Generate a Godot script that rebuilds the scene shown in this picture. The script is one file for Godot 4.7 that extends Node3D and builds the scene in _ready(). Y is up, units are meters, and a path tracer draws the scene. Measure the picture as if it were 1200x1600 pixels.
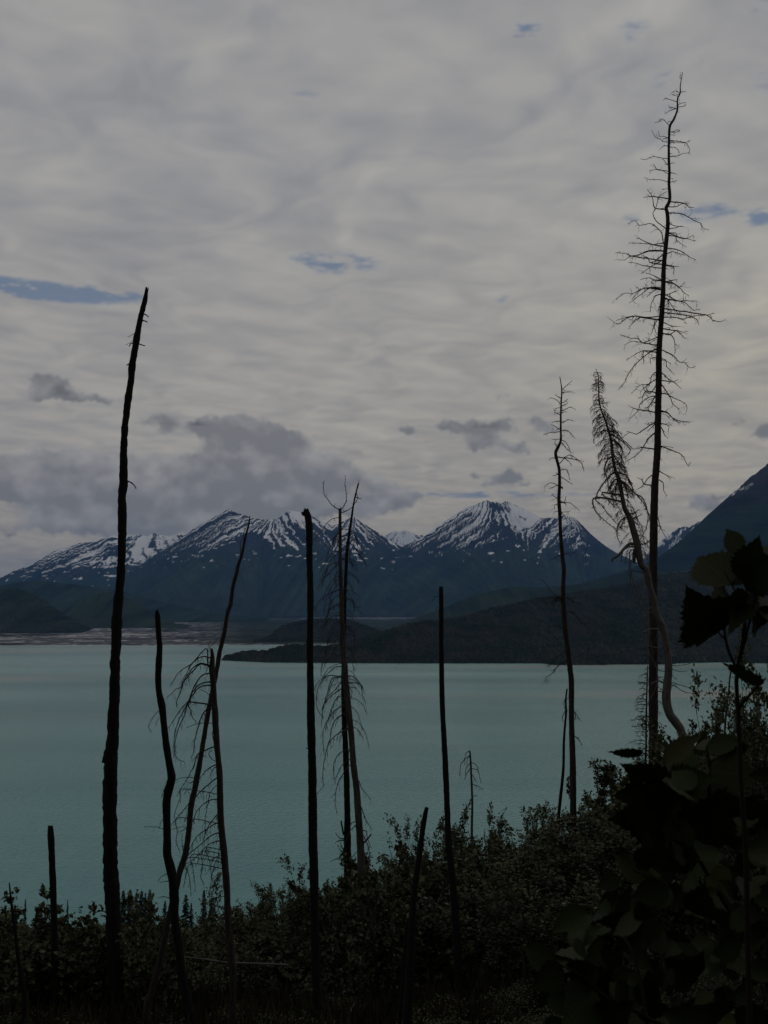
extends Node3D

const F := 1570.0        # focal length of the lens in photograph pixels
const HOR := 945.0       # row of the true horizon
const EYE := 120.0       # height of the viewpoint above the lake
var pitch := atan((HOR - 800.0) / F)
var rng := RandomNumberGenerator.new()
var nz := FastNoiseLite.new()
var nf := FastNoiseLite.new()
var nr := FastNoiseLite.new()
var used := {}
var M := {}

# ---------------------------------------------------------------- helpers
class MB:
	var v := PackedVector3Array()
	var n := PackedVector3Array()
	var uv := PackedVector2Array()
	var c := PackedColorArray()
	var ix := PackedInt32Array()
	func mesh(colored := false) -> ArrayMesh:
		var a := []
		a.resize(Mesh.ARRAY_MAX)
		a[Mesh.ARRAY_VERTEX] = v
		a[Mesh.ARRAY_NORMAL] = n
		if uv.size() == v.size():
			a[Mesh.ARRAY_TEX_UV] = uv
		if colored:
			a[Mesh.ARRAY_COLOR] = c
		a[Mesh.ARRAY_INDEX] = ix
		var m := ArrayMesh.new()
		m.add_surface_from_arrays(Mesh.PRIMITIVE_TRIANGLES, a)
		return m

# a point seen at photograph pixel (x, y) whose distance ahead of the viewpoint is d metres
func at(x: float, y: float, d: float) -> Vector3:
	var dx := (x - 600.0) / F
	var dy := (800.0 - y) / F
	var k := d / (cos(pitch) - dy * sin(pitch))
	return Vector3(dx * k, EYE + (dy * cos(pitch) + sin(pitch)) * k, -d)

func numbered(called: String) -> String:
	if not used.has(called):
		used[called] = 0
		return called
	used[called] += 1
	return "%s_%03d" % [called, used[called]]

func tag(o: Node, label: String, category: String, group := "", kind := "") -> void:
	if label:
		o.set_meta("label", label)
	if category:
		o.set_meta("category", category)
	if group:
		o.set_meta("group", group)
	if kind:
		o.set_meta("kind", kind)

func thing(called: String, at_: Vector3, label: String, category: String, group := "") -> Node3D:
	var o := Node3D.new()
	o.name = numbered(called)
	o.position = at_
	add_child(o, true)
	tag(o, label, category, group)
	return o

func put(called: String, m: Mesh, mat: Material, parent: Node = null) -> MeshInstance3D:
	var o := MeshInstance3D.new()
	o.name = numbered(called) if parent == null else called
	o.mesh = m
	o.material_override = mat
	(parent if parent else self).add_child(o, true)
	return o

func structure(called: String, m: Mesh, mat: Material, label := "") -> MeshInstance3D:
	var o := put(called, m, mat)
	o.set_meta("kind", "structure")
	if label:
		o.set_meta("label", label)
	return o

func R(a: float, b: float) -> float:
	return rng.randf_range(a, b)

func sstep(a: float, b: float, x: float) -> float:
	var t := clampf((x - a) / (b - a), 0.0, 1.0)
	return t * t * (3.0 - 2.0 * t)

func table(tab: Array, x: float) -> float:       # piecewise linear [x0, y0, x1, y1, ...]
	if x <= tab[0]:
		return tab[1]
	for i in range(2, tab.size(), 2):
		if x <= tab[i]:
			var t: float = (x - tab[i - 2]) / maxf(1e-6, tab[i] - tab[i - 2])
			return lerpf(tab[i - 1], tab[i + 1], t)
	return tab[tab.size() - 1]

func lin(r: float, g: float, b: float) -> Color:
	return Color(r, g, b).linear_to_srgb()

func mat(r: float, g: float, b: float, rough := 0.95, spec := 0.2) -> StandardMaterial3D:
	var m := StandardMaterial3D.new()
	m.albedo_color = lin(r, g, b)
	m.roughness = rough
	m.metallic_specular = spec
	return m

func vmat(rough := 0.95, spec := 0.0) -> StandardMaterial3D:
	var m := StandardMaterial3D.new()
	m.vertex_color_use_as_albedo = true
	m.roughness = rough
	m.metallic_specular = spec
	return m

# smooth path through points p with radii w, one sample about every step metres
func spline(p: PackedVector3Array, w: PackedFloat32Array, step: float) -> Array:
	var q := PackedVector3Array()
	var r := PackedFloat32Array()
	for i in p.size() - 1:
		var a := p[maxi(i - 1, 0)]
		var d := p[mini(i + 2, p.size() - 1)]
		var n := clampi(int(p[i].distance_to(p[i + 1]) / step), 1, 60)
		for k in n:
			var t := float(k) / n
			q.append(p[i].cubic_interpolate(p[i + 1], a, d, t))
			r.append(lerpf(w[i], w[i + 1], t))
	q.append(p[p.size() - 1])
	r.append(w[w.size() - 1])
	return [q, r]

# a tapered tube; rough makes its surface lumpy, jag leaves a splintered open end
func tube(b: MB, q: PackedVector3Array, r: PackedFloat32Array, sides: int, rough := 0.0, jag := 0.0, color := Color.WHITE, org := Vector3.ZERO) -> void:
	var n := q.size()
	if n < 2:
		return
	var t0 := (q[1] - q[0]).normalized()
	var nn := t0.cross(Vector3(0.31, 0.12, 0.94)).normalized()
	var first := b.v.size()
	var run := 0.0
	for i in n:
		var t := (q[mini(i + 1, n - 1)] - q[maxi(i - 1, 0)]).normalized()
		nn = (nn - t * nn.dot(t)).normalized()
		var bb := t.cross(nn)
		if i > 0:
			run += q[i].distance_to(q[i - 1])
		for j in sides + 1:
			var an := TAU * (j % sides) / sides
			var dir := nn * cos(an) + bb * sin(an)
			var rr := r[i]
			if rough > 0.0:
				var pp := q[i] + dir * r[i]
				rr *= 1.0 + rough * (nz.get_noise_3d(pp.x * 260.0, pp.y * 60.0, pp.z * 260.0) + 0.8 * nf.get_noise_3d(pp.x * 90.0, pp.y * 150.0, pp.z * 90.0) + 0.55 * nf.get_noise_3d(pp.x * 320.0 + 9.0, pp.y * 420.0, pp.z * 320.0))
			var p := q[i] + dir * rr
			if jag > 0.0 and i == n - 1:
				p += t * jag * (0.5 + 0.5 * sin(j % sides * 2.3 + q[0].x * 7.0)) * absf(sin(j % sides * 1.1 + 0.4))
			b.v.append(p - org)
			b.n.append(dir)
			b.uv.append(Vector2(float(j) / sides, run * 1.2))
			b.c.append(color)
	for i in n - 1:
		for j in sides:
			var a := first + i * (sides + 1) + j
			var d := a + sides + 1
			b.ix.append_array([a, d + 1, a + 1, a, d, d + 1])
	if sides > 4:
		var tip := b.v.size()
		b.v.append(q[n - 1] - org - (q[n - 1] - q[n - 2]).normalized() * jag * 0.6)
		b.n.append((q[n - 1] - q[n - 2]).normalized())
		b.uv.append(Vector2(0.5, run))
		b.c.append(color)
		for j in sides:
			b.ix.append_array([tip, first + (n - 1) * (sides + 1) + j + 1, first + (n - 1) * (sides + 1) + j])

# grid of points (columns nx, rows nk going away from the viewer) into one sheet
func sheet(p: PackedVector3Array, col: PackedColorArray, nx: int, nk: int, uvscale := 0.0) -> ArrayMesh:
	var b := MB.new()
	b.v = p
	b.c = col
	b.n.resize(p.size())
	if uvscale > 0.0:
		b.uv.resize(p.size())
	for k in nk:
		for i in nx:
			var l := p[k * nx + maxi(i - 1, 0)]
			var r := p[k * nx + mini(i + 1, nx - 1)]
			var f := p[mini(k + 1, nk - 1) * nx + i]
			var e := p[maxi(k - 1, 0) * nx + i]
			b.n[k * nx + i] = (r - l).cross(f - e).normalized()
			if uvscale > 0.0:
				b.uv[k * nx + i] = Vector2(p[k * nx + i].x, p[k * nx + i].z) * uvscale
	var ix := PackedInt32Array()
	ix.resize((nx - 1) * (nk - 1) * 6)
	var w := 0
	for k in nk - 1:
		for i in nx - 1:
			var a := k * nx + i
			var d := a + nx
			ix[w] = a; ix[w + 1] = d + 1; ix[w + 2] = a + 1
			ix[w + 3] = a; ix[w + 4] = d; ix[w + 5] = d + 1
			w += 6
	b.ix = ix
	return b.mesh(true)

# ---------------------------------------------------------------- sky: an altocumulus sheet, torn holes, low cumulus over the range
var puffs := []
var holes := []

func sky_setup() -> void:
	# [x, y, half width, half height, strength, tone] in pixels of the photograph, turned into directions
	for a in [
		[78, 606, 40, 24, 0.95, 0.3], [110, 620, 50, 13, 0.9, 0.3], [150, 624, 30, 9, 0.8, 0.35], [258, 660, 44, 20, 0.7, 0.35], [375, 672, 70, 24, 1.0, 0.1], [430, 690, 56, 22, 0.95, 0.1], [345, 690, 34, 22, 0.9, 0.15],
		[40, 735, 90, 32, 0.95, 0.45], [120, 762, 86, 48, 1.0, 0.3], [60, 770, 70, 24, 0.85, 0.2], [200, 770, 80, 56, 0.95, 0.5], [150, 815, 110, 26, 0.9, 0.55], [230, 812, 100, 30, 0.9, 0.45],
		[330, 745, 90, 42, 1.0, 0.4], [420, 742, 100, 44, 1.0, 0.3], [490, 750, 66, 44, 1.0, 0.35], [380, 790, 130, 30, 1.0, 0.3], [270, 800, 60, 38, 0.95, 0.2], [480, 790, 80, 26, 0.9, 0.45],
		[20, 828, 60, 10, 0.7, 0.2], [600, 770, 44, 30, 0.75, 0.5], [635, 780, 26, 20, 0.6, 0.5], [580, 795, 50, 22, 0.6, 0.6], [640, 672, 19, 13, 1.0, 0.2],
		[728, 668, 40, 18, 1.0, 0.15], [780, 664, 28, 15, 0.8, 0.25], [770, 692, 50, 20, 0.7, 0.4], [805, 700, 30, 12, 0.6, 0.4], [850, 664, 34, 16, 0.8, 0.25], [800, 745, 18, 11, 1.0, 0.2], [765, 753, 26, 13, 0.75, 0.35],
		[822, 757, 22, 10, 0.5, 0.4], [786, 618, 24, 7, 0.5, 0.4], [672, 690, 16, 7, 0.4, 0.4], [744, 740, 9, 7, 0.5, 0.4], [1105, 790, 32, 18, 0.9, 0.25], [1130, 775, 20, 10, 0.6, 0.3], [1195, 676, 20, 18, 0.9, 0.2], [1160, 660, 16, 8, 0.5, 0.4]]:
		puffs.append(a)
	rng.seed = 77
	for i in 130:                                 # the same kind of cloud all round the horizon, out of the frame
		var az := R(0.62, TAU - 0.62)
		puffs.append([600.0 + az * F, HOR - R(90, 330), R(20, 110), R(10, 44), R(0.5, 1.0), R(0.15, 0.5)])
	holes = [[40, 452, 120, 12, 1.5], [180, 458, 60, 9, 0.5], [500, 408, 46, 20, 0.5], [560, 412, 60, 16, 0.48], [640, 440, 44, 10, 0.4], [820, 48, 34, 14, 0.8], [790, 470, 24, 10, 0.35], [985, 50, 30, 20, 0.4], [1036, 160, 26, 60, 0.5], [1195, 6, 40, 12, 0.8],
		[1110, 330, 50, 14, 0.65], [1192, 336, 30, 13, 1.0], [985, 345, 20, 12, 0.4], [1190, 130, 30, 22, 0.4], [480, 145, 40, 9, 0.35], [830, 773, 180, 5, 0.5], [700, 772, 120, 5, 0.45], [1020, 758, 140, 4, 0.3]]
	for i in 60:
		holes.append([600.0 + R(0.62, TAU - 0.62) * F, HOR - R(300, 1500), R(30, 130), R(8, 26), R(0.3, 1.0)])
	for a in puffs + holes:                       # pixel -> azimuth and elevation, both times F
		if absf(a[0] - 600.0) < 900.0:
			var p := at(a[0], a[1], 1000.0) - Vector3(0, EYE, 0)
			a[0] = atan2(p.x, -p.z) * F
			a[1] = atan2(p.y, Vector2(p.x, p.z).length()) * F
		else:
			a[0] -= 600.0
			a[1] = HOR - a[1]
	# every cloud is a heap of billows
	var heaps := puffs
	puffs = []
	for a in heaps:
		puffs.append([a[0], a[1], a[2], a[3], a[4], a[5], 0.75])
		var n := clampi(int(a[2] * a[3] / 150.0), 4, 16)
		for k in n:
			var an := R(0, TAU)
			var rr := sqrt(rng.randf()) * 0.95
			var s := R(0.28, 0.55)
			puffs.append([a[0] + cos(an) * rr * a[2] * 0.9, a[1] + sin(an) * rr * a[3] * 0.75, minf(a[2], a[3] * 2.0) * s, a[3] * s * 0.9, a[4] * R(0.5, 0.95), a[5] + R(-0.1, 0.22), 1.0])

func sky_row(el: float, azs: PackedFloat32Array, soft: bool) -> PackedFloat32Array:
	var out := PackedFloat32Array()
	var ey := el * F
	var act := []
	for a in puffs:
		if absf(a[1] - ey) < a[3] * 2.2:
			act.append(a)
	var hol := []
	for a in holes:
		if absf(a[1] - ey) < a[3] * 2.6:
			hol.append(a)
	var se := sin(el)
	var r := 1.0 / (se + 0.05)
	var warm := 1.0 - sstep(0.06, 0.46, el)
	var up := sstep(0.1, 0.6, el)
	for az in azs:
		var ax := az * F
		if ax > PI * F:
			ax -= TAU * F
		var u := sin(az) * cos(el) * r
		var v := cos(az) * cos(el) * r
		var wx := nf.get_noise_2d(u * 60.0, v * 60.0) * 0.16
		var big := nz.get_noise_2d(u * 42.0 + 300.0, v * 34.0)
		var mid := nz.get_noise_2d((u + wx) * 260.0, (v + wx * 0.6) * 250.0 + 90.0)
		var fin := nz.get_noise_2d((u + wx) * 640.0 + 40.0, (v - wx) * 520.0)
		var band := nz.get_noise_2d(ax * 0.045 + 900.0, ey * 0.5)
		var lump0 := nr.get_noise_2d((u + wx) * 420.0, (v + wx) * 520.0 + 400.0)
		var lum := 1.02 + 0.11 * big + 0.14 * mid + 0.12 * lump0 + 0.10 * fin * (0.4 + 0.6 * up) + 0.05 * band * (1.0 - up)
		var cool := 0.018 * (1.0 - lum) / 0.1
		var cr := lum * (0.975 + 0.105 * warm - cool)
		var cg := lum * (0.968 + 0.058 * warm - 0.6 * cool)
		var cb := lum * (0.98 - 0.02 * warm + cool)
		var haze0 := 1.0 - sstep(0.03, 0.17, el)
		cr *= 1.0 + 0.13 * haze0
		cg *= 1.0 + 0.07 * haze0
		cb *= 1.0 - 0.04 * haze0
		# the sheet is a little brighter and yellower towards the sun, behind the right edge of the frame
		var sunny := exp(-pow((ax - 620.0) / 520.0, 2.0) - pow((ey - 330.0) / 260.0, 2.0))
		cr *= 1.0 + 0.14 * sunny
		cg *= 1.0 + 0.12 * sunny
		cb *= 1.0 + 0.02 * sunny
		var h := 0.0
		for a in hol:
			var dx: float = ax - a[0]
			if absf(dx) < a[2] * 2.6:
				h += a[4] * exp(-pow(dx / a[2], 2.0) - pow((ey - a[1]) / a[3], 2.0))
		if h > 0.02:
			var tear := sstep(0.16, 1.35, h * (0.95 + 1.9 * mid + 1.5 * fin + 1.1 * lump0 + 1.5 * nf.get_noise_2d(ax * 0.45, ey * 1.9) + 0.8 * nf.get_noise_2d(ax * 1.3, ey * 5.0)))
			tear *= 0.8
			cr = lerpf(cr, 0.36, tear)
			cg = lerpf(cg, 0.53, tear)
			cb = lerpf(cb, 0.84, tear)
		var qx := ax + 11.0 * nz.get_noise_2d(ax * 1.7, ey * 2.2 + 50.0) + 5.0 * nf.get_noise_2d(ax * 2.6, ey * 3.0)
		var qy := ey + 9.0 * nz.get_noise_2d(ax * 1.9 + 800.0, ey * 2.2) + 4.0 * nf.get_noise_2d(ax * 2.6 + 90.0, ey * 3.0)
		var dens := 0.0
		var tone := 0.0
		var tw := 0.0
		var low := 0.0
		for a in act:
			var dx: float = (qx - a[0]) / a[2]
			if absf(dx) < 2.0:
				var dy: float = (qy - a[1]) / a[3]
				var g: float = a[4] * exp(-dx * dx - (dy * dy if dy > 0.0 else dy * dy * 1.5))
				dens = 1.0 - (1.0 - dens) * (1.0 - minf(g, 0.97) * a[6])
				g *= g
				tone += g * a[5]
				low += g * clampf(dy, -1.2, 1.2) * (1.0 if a[6] > 0.9 else 0.7)
				tw += g
		if dens > 0.05:
			var lump := nz.get_noise_2d(ax * 1.6 + 500.0, ey * 2.2 + 30.0)
			var al := sstep(0.36, 0.80, dens + 0.22 * nf.get_noise_2d(ax * 1.3, ey * 1.7) * (1.0 - dens) + 0.10 * lump)
			tone = tone / tw
			low = low / tw
			var sh := 0.42 + 0.62 * tone + 0.26 * low + 0.32 * lump + 0.16 * nz.get_noise_2d(ax * 0.7, ey * 0.9 + 222.0) + 0.22 * (1.0 - al)
			sh = clampf(sh, 0.36, 1.02)
			al *= 0.95
			cr = lerpf(cr, sh * (1.03 - 0.07 * (1.0 - sh)), al)
			cg = lerpf(cg, sh * 1.0, al)
			cb = lerpf(cb, sh * (0.99 + 0.09 * (1.0 - sh)), al)
		out.append(cr)
		out.append(cg)
		out.append(cb)
	return out

func sky_image() -> Image:
	sky_setup()
	var w := 4096
	var h := 2048
	var whole := PackedFloat32Array()
	var azs := PackedFloat32Array()
	for i in 512:
		azs.append(TAU * (i + 0.5) / 512.0)
	for k in 128:
		whole.append_array(sky_row(PI / 2 * (1.0 - (k + 0.5) / 128.0), azs, true))
	var im := Image.create_from_data(512, 128, false, Image.FORMAT_RGBF, whole.to_byte_array())
	im.resize(w, h / 2, Image.INTERPOLATE_CUBIC)
	var out := Image.create(w, h, false, Image.FORMAT_RGBF)
	out.fill(Color(0.22, 0.26, 0.27))
	out.blit_rect(im, Rect2i(0, 0, w, h / 2), Vector2i(0, 0))
	# the part of the sky in and round the frame again, finer
	var half := 342
	var rows := 520
	var az2 := PackedFloat32Array()
	for i in half * 2:
		az2.append(fposmod(TAU * (i - half + 0.5) / w, TAU))
	var fine := PackedFloat32Array()
	for k in rows:
		fine.append_array(sky_row(PI / 2 * (rows - k - 0.5) / (h / 2), az2, false))
	var fi := Image.create_from_data(half * 2, rows, false, Image.FORMAT_RGBF, fine.to_byte_array())
	out.blit_rect(fi, Rect2i(half, 0, half, rows), Vector2i(0, h / 2 - rows))
	out.blit_rect(fi, Rect2i(0, 0, half, rows), Vector2i(w - half, h / 2 - rows))
	return out

# ---------------------------------------------------------------- near hillside
func ground_h(x: float, d: float) -> float:       # height above the lake at x to the right and d ahead
	var slope := -1.6 - 0.312 * d
	if d > 300.0:
		slope = lerpf(-1.6 - 0.312 * 300.0, -123.5, sstep(290.0, 400.0, d) * 0.75 + 0.25 * clampf((d - 300.0) / 110.0, 0.0, 1.0))
	if d < 0.0:
		slope = -1.6 - 0.25 * d + 0.45 * maxf(0.0, -d - 2.0)
	var side := 0.24 * clampf(x, 0.0, 9.0) + 0.05 * maxf(0.0, x - 9.0) - 0.015 * maxf(0.0, -x)
	side *= clampf((420.0 - d) / 200.0, 0.0, 1.0) * clampf((d + 4.0) / 12.0, 0.15, 1.0)
	var bump := 0.5 * nz.get_noise_2d(x * 8.0, d * 8.0) + 0.18 * nf.get_noise_2d(x * 30.0, d * 30.0)
	bump *= clampf((d - 2.0) / 10.0, 0.1, 1.0) * (1.0 + d * 0.012)
	return EYE + slope + side + bump

func build_ground() -> void:
	var nx := 241
	var nk := 260
	var p := PackedVector3Array()
	var c := PackedColorArray()
	for k in nk:
		var d := -110.0 + 100.0 * k / 30.0 if k < 30 else -10.0 + 446.0 * pow(float(k - 30) / (nk - 31), 1.7)
		for i in nx:
			var s := 2.0 * i / (nx - 1.0) - 1.0
			var x := 330.0 * signf(s) * (0.25 * absf(s) + 0.75 * pow(absf(s), 2.4))
			p.append(Vector3(x, ground_h(x, d), -d))
			var t := 0.5 + 0.5 * nz.get_noise_2d(x * 9.0, d * 9.0)
			c.append(Color(0.032, 0.026, 0.018).lerp(Color(0.022, 0.030, 0.013), sstep(0.3, 0.65, t)))
	var m := vmat()
	structure("ground", sheet(p, c, nx, nk), m, "dark brush-covered slope falling from the viewpoint to the lake")

# ---------------------------------------------------------------- lake
func build_lake() -> void:
	var p := PackedVector3Array()
	var c := PackedColorArray()
	var nx := 161
	var nk := 200
	for k in nk:
		var d := 230.0 * pow(160.0, float(k) / (nk - 1))
		for i in nx:
			var s := 2.0 * i / (nx - 1.0) - 1.0
			var x := 26000.0 * (0.06 * s + 0.94 * signf(s) * pow(absf(s), 3.0))
			p.append(Vector3(x, 0.0, -d))
			# glacial silt: broad paler drifts lying across the lake, clearer and bluer near the viewer
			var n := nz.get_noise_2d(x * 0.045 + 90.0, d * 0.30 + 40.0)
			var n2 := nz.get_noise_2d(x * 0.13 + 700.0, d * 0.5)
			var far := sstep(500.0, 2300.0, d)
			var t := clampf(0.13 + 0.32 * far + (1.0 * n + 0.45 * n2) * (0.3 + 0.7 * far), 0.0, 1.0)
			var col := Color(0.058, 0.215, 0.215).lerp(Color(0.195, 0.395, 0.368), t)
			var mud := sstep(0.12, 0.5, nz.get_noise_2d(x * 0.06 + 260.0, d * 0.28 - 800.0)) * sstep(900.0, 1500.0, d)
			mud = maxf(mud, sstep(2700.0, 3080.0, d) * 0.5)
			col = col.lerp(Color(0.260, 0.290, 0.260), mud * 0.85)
			c.append(col)
	var m := vmat(0.2, 0.27)
	var wn := FastNoiseLite.new()
	wn.seed = 5
	wn.noise_type = FastNoiseLite.TYPE_SIMPLEX
	wn.frequency = 0.02
	wn.fractal_octaves = 5
	wn.domain_warp_enabled = true
	wn.domain_warp_amplitude = 14.0
	var im := wn.get_seamless_image(1024, 512, false, false, 0.2)
	im.resize(1024, 1024, Image.INTERPOLATE_CUBIC)
	im.bump_map_to_normal_map(3.0)
	m.normal_enabled = true
	m.normal_texture = ImageTexture.create_from_image(im)
	m.normal_scale = 1.5
	m.uv1_scale = Vector3(1.0, 1.9, 1.0)
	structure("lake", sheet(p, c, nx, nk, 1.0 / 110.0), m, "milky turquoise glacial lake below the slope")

# ---------------------------------------------------------------- river flats at the head of the lake
func flat_front(x: float) -> float:
	return 3010.0 + 26.0 * nz.get_noise_2d(x * 0.5, 3.0) * 2.0 + 110.0 * sstep(-600.0, 200.0, x)

func build_delta() -> void:
	var nx := 340
	var nk := 190
	var p := PackedVector3Array()
	var c := PackedColorArray()
	for k in nk:
		var t := float(k) / (nk - 1)
		for i in nx:
			var x0 := lerpf(-1900.0, 1300.0, float(i) / (nx - 1))
			var ff := flat_front(x0)
			var d := ff * pow(13500.0 / ff, t)
			var x := x0 * d / ff
			var braid := absf(nz.get_noise_2d(x * 0.07, d * 0.20 + 11.0) + 0.5 * nf.get_noise_2d(x * 0.12, d * 0.5))
			var veg := nz.get_noise_2d(x * 0.11 + 50.0, d * 0.12)
			var xp := x / d * F + 600.0
			var dark := Color(0.026, 0.030, 0.027)
			var mud := Color(0.105, 0.107, 0.112)
			var pale := Color(0.50, 0.50, 0.51)
			var grow := sstep(270.0, 400.0, xp + 60.0 * veg) * sstep(3080.0, 3250.0, d)
			var gravel := 1.0 - sstep(8000.0, 9500.0, d + 1500.0 * veg)
			if xp > 470.0 and d > 7500.0 and d < 11500.0:
				gravel = 1.0
			var col := dark.lerp(mud, sstep(-0.30, 0.25, veg + 0.1) * gravel)
			var line := 1.0 - sstep(0.02, 0.085, braid)
			var line2 := 1.0 - sstep(0.0, 0.06, absf(nf.get_noise_2d(x * 0.055, d * 0.45)))
			line = maxf(line, line2 * 0.7)
			col = col.lerp(pale, line * gravel * (0.5 + 0.9 * sstep(-0.2, 0.3, veg)) * 0.95)
			col = col.lerp(Color(0.024, 0.034, 0.024).lerp(mud, 0.25 * line2), grow * 0.92 * (1.0 - 0.8 * sstep(7800.0, 9000.0, d) * (1.0 - sstep(10500.0, 11500.0, d))))
			var edge := 1.0 - sstep(0.0, 40.0, d - ff)
			col = col.lerp(pale, edge * 0.6 * sstep(-0.2, 0.3, nf.get_noise_2d(x * 0.7, 3.0)))
			var h := -0.6 + 1.5 * sstep(0.0, 30.0, d - ff) + 0.7 * veg * sstep(30.0, 200.0, d - ff) - 0.5 * line
			p.append(Vector3(x, h, -d))
			c.append(col)
	structure("river_flats", sheet(p, c, nx, nk), vmat(0.95, 0.0), "grey braided gravel and mud flats at the head of the lake")

# ---------------------------------------------------------------- hills and mountains
# crest: [x, y, ...] of the skyline; dc its distance; the slope runs down towards the viewer to df, where its foot lies at height foot
func heights(crest: Array, dc: Array, df: Array, foot: float, nx: int, nv: int, pw: float, rough: float, spur: float, lean: Array, wave: float) -> Array:
	var p := PackedVector3Array()
	p.resize(nx * nv)
	var x0: float = crest[0]
	var x1: float = crest[crest.size() - 2]
	for i in nx:
		var xp := lerpf(x0, x1, float(i) / (nx - 1))
		var yp := table(crest, xp)
		yp += rough * (nf.get_noise_1d(xp * 14.0) + 0.6 * nf.get_noise_1d(xp * 47.0 + 99.0))
		var d0 := table(dc, xp)
		var d1 := table(df, xp)
		var top := at(xp, yp, d0)
		for k in nv:
			var s := float(k) / (nv - 1)
			# row 0 at the foot, the crest at 85 percent, the far side beyond it
			var v := 1.0 - s / 0.85
			var d := lerpf(d0, d1, v) if v >= 0.0 else d0 - v * (d0 - d1) * 1.4
			var x := top.x * lerpf(1.0, d / d0, 0.75)
			var h: float
			if v >= 0.0:
				h = foot + (top.y - foot) * (0.55 * pow(1.0 - v, pw) + 0.45 * (1.0 - v))
			else:
				h = lerpf(top.y, foot, sstep(0.0, 0.3, -v * 1.4))
			if spur > 0.0 and v > 0.0 and v < 1.0:
				var kk := table(lean, xp)
				var t := x + kk * (h - 900.0)
				var rg := 1.0 - 2.0 * absf(nr.get_noise_2d(t * wave, h * wave * 0.12)) - 0.35
				var rg2 := 1.0 - 2.0 * absf(nr.get_noise_2d(t * wave * 3.1 + 77.0, h * wave * 0.35)) - 0.4
				h += (spur * rg + spur * 0.32 * rg2) * sstep(0.0, 0.16, v) * pow(1.0 - v, 0.8)
			p[(k) * nx + i] = Vector3(x, h, -d)
	return [p, nx, nv]

func snow_streak(u: float, v: float, k: float) -> float:
	var t := u + k * (v - 845.0)
	t += 6.0 * nf.get_noise_2d(u * 2.2, v * 2.2)
	return nr.get_noise_2d(t * 10.0, v * 0.6) + 0.55 * nr.get_noise_2d(t * 24.0 + 200.0, v * 1.7) + 0.2 * nf.get_noise_2d(u * 6.0, v * 9.0)

func paint(g: Array, scale: float, lean: Array, snowline: float, top: float, most: float, fields: Array, rock: Color, green: Color) -> PackedColorArray:
	var p: PackedVector3Array = g[0]
	var c := PackedColorArray()
	c.resize(p.size())
	for i in p.size():
		var q := p[i]
		# straight elevation of the face in units of its own scale
		var u := q.x / scale + 600.0
		var v := HOR - (q.y - EYE) / scale
		var n := nf.get_noise_2d(u * 4.0, v * 4.0)
		var nb := nz.get_noise_2d(u * 1.6, v * 2.4)
		var hi := sstep(snowline + 22.0, snowline - 26.0, v + 10.0 * nb)
		var col := green.lerp(rock, hi)
		var kq := table(lean, u)
		col = col * (1.0 + 0.35 * n + 0.65 * nb + 0.5 * nr.get_noise_2d((u + kq * v) * 3.2 + 50.0, (v - kq * u) * 0.5))
		if v < snowline + 26.0 and most > 0.0:
			var kk := table(lean, u)
			var am := most * sqrt(sstep(snowline + 24.0, top - 14.0, v))
			for f in fields:
				am += f[4] * exp(-pow((u - f[0]) / f[2], 2.0) - pow((v - f[1]) / f[3], 2.0))
			var s := snow_streak(u, v, kk)
			# low down the last snow lies in level patches on benches
			var bench := nr.get_noise_2d(u * 3.6, v * 15.0) + 0.3 * n
			s = lerpf(s, bench * 1.1, 0.75 * sstep(snowline - 12.0, snowline + 8.0, v))
			var sn := sstep(-0.05, 0.05, s - 0.62 + am * 1.15)
			col = col.lerp(Color(0.82, 0.83, 0.85), sn)
		c[i] = col
	return c

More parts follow.
